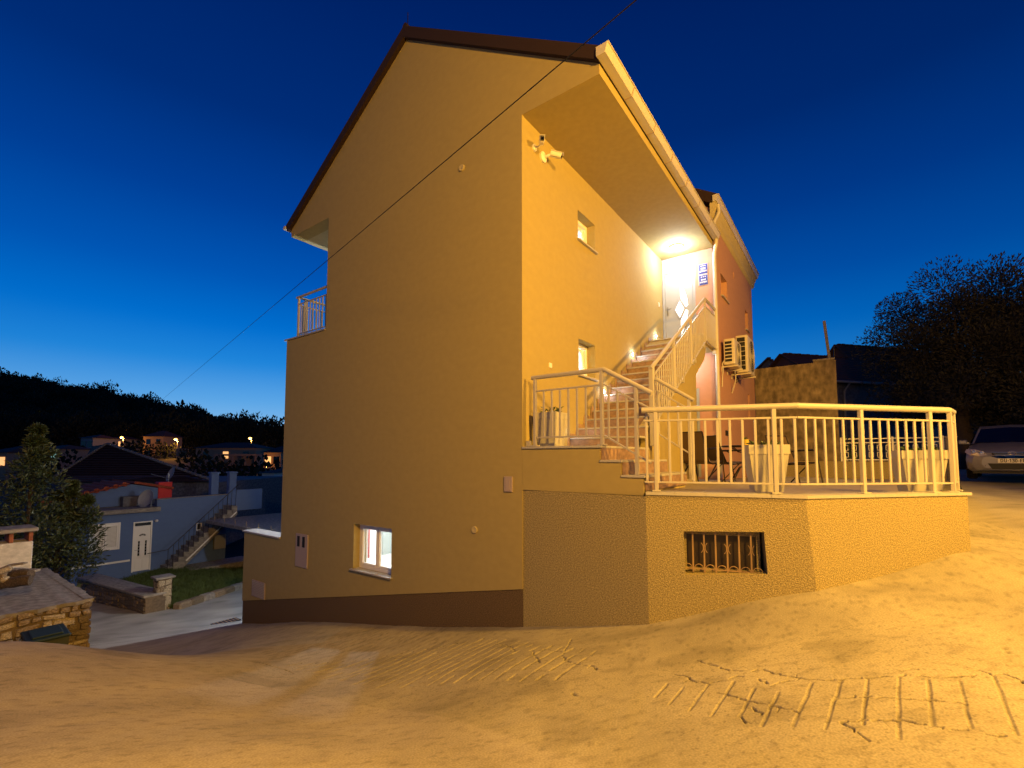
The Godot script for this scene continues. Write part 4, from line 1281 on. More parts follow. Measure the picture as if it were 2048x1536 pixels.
# ------------------------------------------------------------------ behind the terrace
func make_behind() -> void:
	# stained wall at right angles to the pink house
	var t := thing("garden_wall", "tall stained cement wall running out from the pink house", "wall", HT, Vector3(12.3, 0.95, 2.4))
	var m := MB.new()
	m.slab(TG(12.22), [Vector2(1.26, 0.7), Vector2(3.56, 0.7), Vector2(3.56, 4.68), Vector2(3.42, 4.70), Vector2(3.40, 4.70), Vector2(3.0, 4.72), Vector2(2.96, 4.655), Vector2(1.26, 4.64)], [], 0.30)
	part(t, "wall_face", m, M.old_wall)
	m = MB.new(); m.span(Vector3(12.19, 0.7, 1.28), Vector3(12.218, 1.48, 3.9), 0.004); part(t, "plinth", m, M.yellow_base)
	m = MB.new(); m.span(Vector3(12.2, 4.70, 2.95), Vector3(12.5, 4.76, 3.54), 0.01); part(t, "top_block", m, M.concrete)
	t = thing("leaning_pole", "thin leaning pole standing on the stained cement wall", "pole", HT, Vector3(12.35, 4.76, 3.38))
	m = MB.new(); m.tube([Vector3(12.35, 4.74, 3.40), Vector3(12.35, 6.0, 3.30)], 0.045, 10); part(t, "shaft", m, M.concrete)
	t = thing("short_rod", "short dark rod on the end of the stained wall", "rod", HT, Vector3(12.4, 4.68, 3.54))
	m = MB.new(); m.tube([Vector3(12.4, 4.66, 3.53), Vector3(12.4, 5.16, 3.53)], 0.02, 8); part(t, "shaft", m, M.dark_metal)
	# low wall with an ornamental fence
	t = thing("ornamental_fence", "white metal fence with square ornaments on a low ochre wall", "fence", HT, Vector3(12.3, 0.95, 5.0))
	m = MB.new(); m.span(Vector3(12.20, 0.7, 3.9), Vector3(12.40, 1.48, 5.98), 0.01); part(t, "low_wall", m, M.yellow_base)
	for y in [1.53, 2.05, 2.17]:
		m = MB.new(); m.span(Vector3(12.28, y - 0.014, 3.57), Vector3(12.31, y + 0.014, 5.97)); part(t, "rail", m, M.white)
	for i in 11:
		var c := 3.72 + 0.205 * i
		m = MB.new()
		m.span(Vector3(12.285, 1.53, c - 0.008), Vector3(12.30, 1.60, c + 0.008))
		m.span(Vector3(12.285, 1.75, c - 0.008), Vector3(12.30, 1.81, c + 0.008))
		m.span(Vector3(12.285, 1.98, c - 0.008), Vector3(12.30, 2.05, c + 0.008))
		for y in [1.60, 1.81]:
			var s := 0.15
			m.span(Vector3(12.285, y, c - 0.06), Vector3(12.30, y + 0.016, c + 0.06))
			m.span(Vector3(12.285, y + s, c - 0.06), Vector3(12.30, y + s + 0.016, c + 0.06))
			m.span(Vector3(12.285, y, c - 0.06), Vector3(12.30, y + s, c - 0.044))
			m.span(Vector3(12.285, y, c + 0.044), Vector3(12.30, y + s, c + 0.06))
		part(t, "ornament", m, M.white)
	for c in [3.6, 4.85, 5.95]:
		m = MB.new(); m.span(Vector3(12.27, 1.48, c - 0.025), Vector3(12.32, 2.22, c + 0.025), 0.004); part(t, "post", m, M.white)
	t = thing("gate_pillar", "short pale masonry pillar beside the parked car", "pillar", HT, Vector3(12.6, 0.9, 6.14))
	m = MB.new(); m.span(Vector3(12.45, 0.6, 6.02), Vector3(12.72, 2.15, 6.26), 0.02); part(t, "shaft", m, M.concrete)
	m = MB.new(); m.span(Vector3(12.42, 2.15, 5.99), Vector3(12.75, 2.21, 6.29), 0.015); part(t, "cap", m, M.concrete)
	rng.seed = 5
	t = thing("fence_creeper", "dark climbing plant on the end of the ornamental fence", "plant", HT, Vector3(12.4, 1.5, 3.75))
	m = MB.new()
	for i in 260: leaf_mesh(m, Vector3(12.36 + rng.randf_range(-0.08, 0.2), 1.5 + rng.randf() * 0.75 * (1.0 - rng.randf() * 0.3), 3.6 + rng.randf_range(0, 0.42)), Vector3(rng.randf_range(-1, 1), rng.randf_range(-0.6, 1), rng.randf_range(-1, 1)).normalized(), 0.09, 0.04)
	part(t, "leaves", m, M.leaf)
	# dark houses up the street
	street_house("dark_house", "unlit house with a low tiled roof beside the stained wall", at(1722, 945, 26), 0.25, 5.0, 5.2, 2.05, 0)
	street_house("dark_house", "unlit house half hidden behind the large tree", at(1850, 945, 29), 0.25, 7.0, 5.4, 3.1, 1)
	street_house("dark_house", "unlit house beyond the parked car", at(2010, 945, 31), 0.5, 9.0, 3.4, 1.6, 3)
	street_house("dark_house", "unlit house whose roof peak shows above the stained wall", at(1545, 945, 36), -0.6, 5.2, 6.1, 2.6, 2)

func street_house(called: String, label: String, p: Vector3, turn: float, w: float, wall: float, rise: float, kind: int) -> void:
	var t := thing(called, label, "house", Transform3D(), Vector3(p.x, 0.6, p.z), "unlit houses up the street")
	t.transform = Transform3D(Basis(Vector3.UP, turn), Vector3(p.x, 0.6, p.z))
	CUR = Vector3.ZERO
	var m := MB.new()
	var dep := 5.0
	if kind == 2:
		m.slab(Transform3D(Basis(), Vector3(0, 0, 0)), [Vector2(-w / 2, -0.5), Vector2(w / 2, -0.5), Vector2(w / 2, wall), Vector2(0, wall + rise), Vector2(-w / 2, wall)], [], dep)
	else:
		m.span(Vector3(-w / 2, -0.5, -dep), Vector3(w / 2, wall, 0))
	part(t, "wall", m, M.dark_wall)
	# roof in rows of tiles
	m = MB.new()
	if kind == 2:
		for s in [-1.0, 1.0]:
			var nx := Vector3(s * rise, w / 2, 0).normalized()
			m.bar(Vector3(s * (w / 2 + 0.35), wall - 0.15, -dep / 2), Vector3(0, wall + rise + 0.1, -dep / 2), dep + 0.5, 0.12)
	else:
		var rows := 12
		for i in rows:
			var f0 := i / float(rows)
			var f1 := (i + 1.05) / float(rows)
			m.bar(Vector3(0, wall + rise * f0 + 0.03, 0.4 - (dep / 2 + 0.4) * f0), Vector3(0, wall + rise * f1, 0.4 - (dep / 2 + 0.4) * f1), w + 0.5, 0.05)
		m.bar(Vector3(0, wall, -dep - 0.3), Vector3(0, wall + rise, -dep / 2), w + 0.5, 0.08)
		m.slab(Transform3D(Basis(Vector3.BACK, Vector3.UP, Vector3.LEFT), Vector3(-w / 2, 0, 0)), [Vector2(0, wall), Vector2(-dep / 2, wall + rise - 0.05), Vector2(-dep, wall)], [], w)
	var r := part(t, "roof", m, M.far_roof)
	m = MB.new()
	var n := int(w / 0.33)
	for i in n:
		var f := (i + 0.5) / n
		if kind == 2: m.box(Transform3D(Basis(), Vector3(w / 2 * f, wall + rise * (1 - f) + 0.17, 0.1)), Vector3(0.18, 0.09, 0.2))
		else: m.cube(Vector3(-w / 2 + w * f, wall + rise + 0.05, -dep / 2), Vector3(0.27, 0.09 + 0.03 * (i % 2), 0.18), 0.02)
	part(r, "ridge_cap", m, M.far_roof)
	if kind != 2:
		m = MB.new(); m.tube([Vector3(-w / 2, wall - 0.05, 0.45), Vector3(w / 2, wall - 0.05, 0.45)], 0.07, 8); part(t, "gutter", m, M.far_wall2)
		m = MB.new(); m.tube([Vector3(-w * 0.2, wall - 0.1, 0.42), Vector3(-w * 0.2, wall - 0.5, 0.08), Vector3(-w * 0.2, 0, 0.06)], 0.05, 8); part(t, "downpipe", m, M.far_wall2)
		m = MB.new(); m.span(Vector3(w * 0.02, 0, 0.002), Vector3(w * 0.2, 2.9, 0.05)); part(t, "shutter", m, M.far_wall2)
		m = MB.new(); m.span(Vector3(-w * 0.42, 1.0, 0.002), Vector3(-w * 0.28, 2.9, 0.04)); part(t, "shutter", m, M.far_wall2)

# ------------------------------------------------------------------ trees
func foliage(m: MB, clumps: Array, count: int, leaf: float, wide: float) -> void:
	for i in count:
		var c: Array = clumps[rng.randi() % clumps.size()]
		var d := Vector3(rng.randfn(), rng.randfn(), rng.randfn()).normalized()
		var p: Vector3 = c[0] + d * float(c[1]) * pow(rng.randf(), 0.45)
		var g := (d + Vector3(rng.randf_range(-0.7, 0.7), rng.randf_range(-0.2, 0.9), rng.randf_range(-0.7, 0.7))).normalized()
		leaf_mesh(m, p, g, leaf * rng.randf_range(0.6, 1.2), wide)

func make_trees() -> void:
	rng.seed = 21
	# spreading tree behind the car
	var base := Vector3(17.0, 1.1, -17.4)
	var t := thing("spreading_tree", "large dark spreading tree standing behind the parked car", "tree", Transform3D(), base)
	var m := MB.new()
	m.tube([base + Vector3(0, -0.3, 0), base + Vector3(0.05, 0.9, 0.05), base + Vector3(-0.1, 1.9, 0), base + Vector3(0.1, 2.8, 0.1)], 0.30, 10, 0.2)
	var clumps := []
	for i in 90:
		var a := rng.randf() * TAU
		var r := sqrt(rng.randf()) * 3.0
		var y := 2.3 + rng.randf() * 4.6
		var lim := 3.4 * sqrt(maxf(0.0, 1.0 - pow((y - 4.2) / 3.3, 2)))
		r = minf(r, lim)
		var c := base + Vector3(cos(a) * r + 1.0, y, sin(a) * r)
		clumps.append([c, rng.randf_range(0.75, 1.2)])
		if i % 4 == 0: m.tube([base + Vector3(0, 2.4, 0), base.lerp(c, 0.55) + Vector3(0, 0.9, 0), c], 0.09, 6, 0.02)
	part(t, "trunk", m, M.bark)
	m = MB.new()
	for i in 16: clumps.append([base + Vector3(rng.randf_range(0.2, 4.2), rng.randf_range(1.5, 2.8), rng.randf_range(-1.5, 1.5)), 0.8])
	foliage(m, clumps, 150000, 0.13, 0.045)
	part(t, "crown", m, M.olive)

	# two bay-leaved trees above the stone wall
	bay_tree("tall pointed evergreen tree beside the white chimney block", at(45, 1180, 13.0), [[0, 0.3, 0.5], [0, 0.9, 0.85], [0.05, 1.5, 0.95], [-0.1, 2.1, 0.85], [0.1, 2.7, 0.70], [0.0, 3.2, 0.52], [0.15, 3.65, 0.36], [0.12, 4.05, 0.22], [0.12, 4.4, 0.12], [-0.8, 1.6, 0.7], [-0.7, 0.8, 0.8]], 9000)
	bay_tree("round evergreen bush with upright shoots before the blue house", at(108, 1192, 14.2), [[0, 0.5, 0.8], [-0.4, 1.0, 0.9], [0.45, 1.0, 0.75], [0.1, 1.6, 0.9], [0.6, 1.9, 0.62], [-0.6, 1.8, 0.7], [0.75, 2.35, 0.40], [0.35, 2.6, 0.30], [-0.2, 2.4, 0.45], [0.80, 2.85, 0.14], [0.36, 3.1, 0.13], [0.38, 3.3, 0.07], [-0.1, 2.95, 0.15], [-0.75, 1.1, 0.7]], 9500)
	# the wood on the hill: one mass of crowns
	var crown := MB.new()
	rng.seed = 33
	foliage(crown, [[Vector3(0, 0, 0), 1.0], [Vector3(0.3, 0.35, 0), 0.7], [Vector3(-0.4, 0.1, 0.2), 0.7]], 620, 0.17, 0.12)
	var cm := crown.commit(M.pine, Vector3.ZERO)
	var spots := []
	for i in 2600:
		var z := -rng.randf_range(118, 250) if i > 700 else -rng.randf_range(214, 236)
		var x := rng.randf_range(-1.28, -0.46) * -z
		if x > -0.62 * -z and z < -240: continue
		if x > -0.57 * -z and rng.randf() < 0.6: continue
		var s := rng.randf_range(2.6, 4.6) * (1.4 if rng.randf() < 0.07 else 1.0)
		var tall := s * rng.randf_range(0.9, 1.5)
		spots.append(Transform3D(Basis(Vector3.UP, rng.randf() * TAU).scaled(Vector3(s, tall, s)), Vector3(x, land(x, z) + tall * 0.75, z)))
	var mm := MultiMesh.new()
	mm.transform_format = MultiMesh.TRANSFORM_3D
	mm.mesh = cm
	mm.instance_count = spots.size()
	for i in spots.size(): mm.set_instance_transform(i, spots[i])
	var mi := MultiMeshInstance3D.new()
	mi.multimesh = mm
	mi.name = "hill_forest"
	add_child(mi)
	tag(mi, "dark pine wood covering the hill beyond the village", "forest", "", "stuff")

func bay_tree(label: String, p: Vector3, lumps: Array, count: int) -> void:
	var base := Vector3(p.x, -3.0, p.z)
	var up := p.y - base.y
	var t := thing("evergreen_tree", label, "tree", Transform3D(), base)
	var m := MB.new()
	m.tube([base, base + Vector3(0, up + 2.0, 0)], 0.09, 8, 0.03)
	var clumps := []
	for l in lumps:
		var c := base + Vector3(l[0], l[1] + up, l[2] * 0.0)
		clumps.append([c, l[2]])
		for k in 3: clumps.append([c + Vector3(rng.randf_range(-1, 1), rng.randf_range(-0.6, 0.6), rng.randf_range(-1, 1)) * float(l[2]) * 0.6, float(l[2]) * 0.55])
		m.tube([base + Vector3(0, up + float(l[1]) * 0.5, 0), c], 0.03, 5, 0.008)
	part(t, "trunk", m, M.bark)
	m = MB.new()
	foliage(m, clumps, count, 0.15, 0.045)
	part(t, "crown", m, M.bay)

# ------------------------------------------------------------------ the lower street
# uneven stones over a face: t has x along the wall, y up, z out
func stones(parent: Node, t: Transform3D, w: float, h: float, sizes: Vector2, gap: float, proud: float, mats: Array) -> void:
	var y := 0.0
	while y < h - 0.03:
		var rh := minf(rng.randf_range(sizes.x * 0.4, sizes.x), h - y)
		if h - y - rh < 0.06: rh = h - y
		var x := -rng.randf_range(0, 0.1)
		while x < w - 0.02:
			var sw := sizes.y * (rng.randf_range(0.28, 0.6) if rng.randf() < 0.6 else rng.randf_range(0.6, 1.15))
			if w - x - sw < 0.1: sw = w - x
			var x0 := maxf(x, 0.0)
			var m := MB.new()
			var d := proud * rng.randf_range(0.5, 1.3)
			var q := []
			for e in [[x0 + gap, y + gap], [x + sw - gap, y + gap], [x + sw - gap, y + rh - gap], [x0 + gap, y + rh - gap]]:
				q.append(Vector3(e[0] + rng.randf_range(-gap, gap) * 1.6, e[1] + rng.randf_range(-gap, gap) * 1.5 + sin((e[0] + y) * 5.3) * sizes.x * 0.14, 0))
			var mid: Vector3 = (q[0] + q[1] + q[2] + q[3]) / 4.0
			var f := []
			for k in 8:
				var a: Vector3 = q[k / 2]
				var b: Vector3 = q[(k / 2 + 1) % 4]
				var e: Vector3 = a if k % 2 == 0 else a.lerp(b, rng.randf_range(0.4, 0.6)) + (a.lerp(b, 0.5) - mid).normalized() * rng.randf_range(0, gap * 0.8)
				f.append(e)
			for k in 8:
				var a: Vector3 = f[k]
				var b: Vector3 = f[(k + 1) % 8]
				var a2: Vector3 = a.lerp(mid, 0.16) + Vector3(0, 0, d)
				var b2: Vector3 = b.lerp(mid, 0.16) + Vector3(0, 0, d)
				m.quad(t * a, t * b, t * b2, t * a2)
				m.tri(t * a2, t * b2, t * (mid + Vector3(0, 0, d * 1.15)))
			part(parent, "stone", m, mats[rng.randi() % mats.size()])
			x += sw
		y += rh

func make_left() -> void:
	rng.seed = 41
	# block of rubble masonry with a cement top
	var k := Vector3(-8.36, 0, -9.4)
	var along := Vector3(-0.77, 0, 1.14).normalized()
	var back := Vector3(-3.1, 0, -2.25).normalized()
	var wt := Transform3D(Basis(-along, Vector3.UP, -back), k + along * 3.4)
	var t := thing("rubble_wall", "low block of rubble masonry with a flat weathered cement top", "wall", Transform3D(), Vector3(k.x, -2.6, k.z))
	var m := MB.new()
	m.box(wt * Transform3D(Basis(), Vector3(1.7, -1.98, -2.1)), Vector3(3.39, 1.45, 4.18))
	part(t, "core", m, M.mortar)
	stones(t, wt * Transform3D(Basis(), Vector3(0.0, -2.65, -0.012)), 3.4, 1.42, Vector2(0.17, 0.32), 0.011, 0.055, [M.stone, M.stone2, M.stone3, M.stone])
	stones(t, Transform3D(Basis(back, Vector3.UP, -along), k) * Transform3D(Basis(), Vector3(0.0, -2.65, -0.012)), 4.1, 1.42, Vector2(0.20, 0.42), 0.012, 0.035, [M.stone, M.stone3])
	# cement top with a broken edge
	m = MB.new()
	var n := 26
	var prev := []
	for i in n + 1:
		var x := 3.46 * i / n - 0.02
		var z := 0.05 + rng.randf_range(-0.035, 0.03)
		var row := [wt * Vector3(x, -1.185 + rng.randf_range(-0.008, 0.008), z), wt * Vector3(x, -1.26 + rng.randf_range(-0.015, 0.015), z - 0.02)]
		if i > 0:
			m.quad(prev[1], row[1], row[0], prev[0])
			m.quad(prev[0], row[0], wt * Vector3(x, -1.18, -4.2), wt * Vector3(x - 3.46 / n, -1.18, -4.2))
		prev = row
	prev = []
	for i in 31:
		var z := -4.2 + 4.22 * i / 30.0
		var x := 3.44 + rng.randf_range(-0.03, 0.035)
		var row := [wt * Vector3(x, -1.178, z), wt * Vector3(x - 0.02, -1.262, z), wt * Vector3(3.3, -1.178, z)]
		if i > 0:
			m.quad(prev[1], prev[0], row[0], row[1])
			m.quad(prev[0], prev[2], row[2], row[0])
		prev = row
	part(t, "cement_top", m, M.concrete)

	# chimney block of an outdoor oven
	var c := at(10, 1122, 10.6)
	c.y = -1.18
	t = thing("oven_chimney", "white rendered chimney block with brick vents under a cement cap", "chimney", Transform3D(Basis(), Vector3.ZERO), c)
	t.transform = Transform3D(wt.basis, c)
	CUR = Vector3.ZERO
	m = MB.new(); m.span(Vector3(-0.45, 0, -0.35), Vector3(0.38, 0.88, 0.35), 0.015); part(t, "body", m, M.white_stucco)
	for x in [-0.42, 0.0, 0.31]:
		m = MB.new(); m.span(Vector3(x, 0.881, -0.3), Vector3(x + 0.07, 1.10, 0.3), 0.006); part(t, "brick", m, M.brick)
	m = MB.new(); m.span(Vector3(-0.5, 1.10, -0.42), Vector3(0.45, 1.19, 0.42), 0.02); part(t, "cap", m, M.concrete)
	# timber and stones left on the top
	var items := [
		["weathered_log", "thick weathered grey log lying on the cement top", [at(-30, 1172, 9.15), at(60, 1160, 9.25)], 0.11, M.wood],
		["weathered_log", "smaller cracked log resting on the thick one", [at(15, 1150, 9.5), at(62, 1147, 9.6)], 0.10, M.wood],
		["old_plank", "pale split plank lying across the logs", [at(20, 1140, 9.9), at(76, 1141, 10.0)], 0.05, M.old_plank],
		["old_plank", "thin pale board leaning over the split plank", [at(15, 1131, 10.1), at(52, 1126, 10.2)], 0.035, M.old_plank]]
	for it in items:
		t = thing(it[0], it[1], "timber", Transform3D(), Vector3(it[2][0].x, -1.18, it[2][0].z))
		m = MB.new()
		if it[0] == "old_plank": m.bar(it[2][0], it[2][1], 0.16, it[3], 0.01)
		else:
			var pts := []
			for i in 9: pts.append((it[2][0] as Vector3).lerp(it[2][1], i / 8.0) + Vector3(0, rng.randf_range(-0.02, 0.02), rng.randf_range(-0.02, 0.02)))
			m.tube(pts, it[3], 9, it[3] * 0.9)
		part(t, "shaft" if it[0] == "weathered_log" else "board", m, it[4])
	var tones := ["ochre", "pale", "rust coloured"]
	for i in 3:
		var p := at([4.0, 8.0, 2.0][i], [1159.0, 1140.0, 1148.0][i], 9.15)
		t = thing("loose_stone", tones[i] + " field stone lying by the logs", "stone", Transform3D(), p)
		m = MB.new(); m.box(Transform3D(Basis(Vector3(0.3, 1, 0.2).normalized(), i * 1.1), p), Vector3(0.22, 0.11, 0.17), 0.04); part(t, "body", m, [M.stone2, M.stone2, M.stone][i])

	# wheeled bin before the wall
	var b := at(90, 1290, 8.3)
	b.y = ground(b.x, b.z)
	t = thing("wheeled_bin", "green wheeled rubbish bin standing against the rubble wall", "bin", Transform3D(), b)
	t.transform = Transform3D(wt.basis, b)
	CUR = Vector3.ZERO
	m = MB.new()
	var y1 := -1.52 - b.y
	var k4 := [Vector2(1, 1), Vector2(1, -1), Vector2(-1, -1), Vector2(-1, 1)]
	for j in 4:
		var a: Vector2 = k4[j]
		var d: Vector2 = k4[(j + 1) % 4]
		m.quad(Vector3(a.x * 0.23, 0.06, a.y * 0.22), Vector3(d.x * 0.23, 0.06, d.y * 0.22), Vector3(d.x * 0.26, y1, d.y * 0.27), Vector3(a.x * 0.26, y1, a.y * 0.27))
	m.span(Vector3(-0.22, 0.05, -0.25), Vector3(0.22, 0.07, 0.25))
	part(t, "body", m, M.bin_body)
	m = MB.new()
	m.box(Transform3D(Basis(Vector3.RIGHT, 0.10), Vector3(0, y1 + 0.05, 0.0)), Vector3(0.56, 0.05, 0.60), 0.018)
	m.box(Transform3D(Basis(Vector3.RIGHT, 0.10), Vector3(0, y1 + 0.085, 0.0)), Vector3(0.40, 0.03, 0.42), 0.012)
	part(t, "lid", m, M.bin_green)
	for s in [-0.24, 0.24]:
		m = MB.new(); m.lathe(Transform3D(Basis(Vector3.BACK, PI / 2), Vector3(s + 0.03, 0.10, -0.25)), [Vector2(0, 0), Vector2(0.1, 0), Vector2(0.1, 0.05), Vector2(0, 0.05)], 16); part(t, "wheel", m, M.tyre)
	m = MB.new(); m.tube([Vector3(-0.26, y1 - 0.01, -0.31), Vector3(0.26, y1 - 0.01, -0.31)], 0.018, 8); part(t, "handle", m, M.bin_body)

	# garden wall with a stone-faced pillar, kerb and lawn
	t = thing("garden_boundary", "low stone garden wall with a wide cement top before the blue house", "wall", Transform3D(), Vector3(-13, -3.2, -15.2))
	var p := at(163, 1153, 16.6)
	var q := at(300, 1191, 13.9)
	var d := (q - p).normalized()
	var side := Vector3.UP.cross(d).normalized()
	if side.dot(Vector3(0, 0, 1)) < 0.0: side = -side
	m = MB.new(); m.bar(p + Vector3(0, -0.5, 0) - side * 0.15, q + Vector3(0, -0.5, 0) - side * 0.15, 0.5, 0.92); part(t, "core", m, M.mortar)
	m = MB.new(); m.bar(p + Vector3(0, -0.02, 0) - side * 0.15, q + Vector3(0, -0.02, 0) - side * 0.15, 0.62, 0.07, 0.015); part(t, "coping", m, M.concrete)
	var wl := (q - p).length()
	stones(t, Transform3D(Basis(Vector3(d.x, d.y, d.z), Vector3.UP, side), p + side * 0.098 + Vector3(0, -1.0, 0)), wl, 0.92, Vector2(0.22, 0.45), 0.012, 0.03, [M.stone3, M.stone, M.stone3])
	t = thing("stone_pillar", "short gate pillar faced with pale irregular stones under a cap", "pillar", Transform3D(), Vector3(-10.55, -3.0, -14.3))
	var pt := Transform3D(HT.basis, Vector3(-10.6, 0, -14.35))
	m = MB.new(); m.box(pt * Transform3D(Basis(), Vector3(0, -2.55, 0)), Vector3(0.36, 1.0, 0.36)); part(t, "core", m, M.mortar)
	stones(t, pt * Transform3D(Basis(Vector3.BACK, Vector3.UP, Vector3.LEFT), Vector3(-0.18, -3.05, -0.18)), 0.36, 1.0, Vector2(0.24, 0.22), 0.010, 0.018, [M.stone2, M.stone, M.stone2])
	stones(t, pt * Transform3D(Basis(), Vector3(-0.18, -3.05, 0.18)), 0.36, 1.0, Vector2(0.24, 0.22), 0.010, 0.018, [M.stone2, M.stone, M.stone2])
	m = MB.new(); m.box(pt * Transform3D(Basis(), Vector3(0, -2.02, 0)), Vector3(0.50, 0.06, 0.50), 0.012); part(t, "cap", m, M.concrete)
	t = thing("stone_kerb", "rough stone kerb edging the lawn along the lower street", "kerb", Transform3D(), at(350, 1222, 14.3))
	var ka := at(352, 1214, 14.3)
	var kb := at(500, 1166, 18.0)
	for i in 7:
		m = MB.new()
		var a := ka.lerp(kb, i / 7.0)
		var e := ka.lerp(kb, (i + 0.985) / 7.0)
		m.bar(a + Vector3(0, -0.12 + rng.randf_range(-0.015, 0.015), 0), e + Vector3(0, -0.12, 0), 0.28, 0.46, 0.05)
		part(t, "kerb_stone", m, [M.stone, M.stone3, M.concrete][i % 3])
	# lawn
	m = MB.new()
	var lc := [at(310, 1196, 14.4), at(352, 1218, 14.4), at(500, 1170, 18.1), at(500, 1132, 23.0), at(345, 1134, 21.2), at(232, 1163, 17.4)]
	for i in range(1, 5): m.tri(lc[0], lc[i], lc[i + 1])
	structure("lawn", m, M.lawn)
	var blade := MB.new()
	rng.seed = 52
	for i in 14:
		var o := Vector3(rng.randf_range(-0.07, 0.07), 0, rng.randf_range(-0.07, 0.07))
		var e := o + Vector3(rng.randf_range(-0.05, 0.05), rng.randf_range(0.05, 0.13), rng.randf_range(-0.05, 0.05))
		blade.tri(o + Vector3(0.008, 0, 0), e, o - Vector3(0.008, 0, 0))
	var bm := blade.commit(M.grass, Vector3.ZERO)
	var spots := []
	for i in 5200:
		var a := rng.randi_range(1, 4)
		var r1 := sqrt(rng.randf())
		var r2 := rng.randf()
		var o: Vector3 = lc[0] * (1 - r1) + lc[a] * (r1 * (1 - r2)) + lc[a + 1] * (r1 * r2)
		spots.append(Transform3D(Basis(Vector3.UP, rng.randf() * TAU).scaled(Vector3.ONE * rng.randf_range(0.7, 1.4)), o))
	var mm := MultiMesh.new()
	mm.transform_format = MultiMesh.TRANSFORM_3D
	mm.mesh = bm
	mm.instance_count = spots.size()
	for i in spots.size(): mm.set_instance_transform(i, spots[i])
	var mi := MultiMeshInstance3D.new()
	mi.multimesh = mm; mi.name = "grass"
	add_child(mi)
	tag(mi, "short green grass of the lawn before the blue house", "grass", "", "stuff")
	# drain in the lower street
	var dr := at(453, 1214, 12.6)
	dr.y = ground(dr.x, dr.z) + 0.012
	t = thing("drain_grate", "dark rectangular drain grate set in the lower street", "drain", Transform3D(), dr)
	t.transform = Transform3D(HT.basis, dr)
	CUR = Vector3.ZERO
	m = MB.new(); m.cube(Vector3.ZERO, Vector3(0.62, 0.02, 0.30)); part(t, "frame", m, M.dark_metal)
	for i in 7:
		m = MB.new(); m.cube(Vector3(-0.26 + 0.087 * i, 0.012, 0), Vector3(0.03, 0.012, 0.26)); part(t, "slat", m, M.rust)

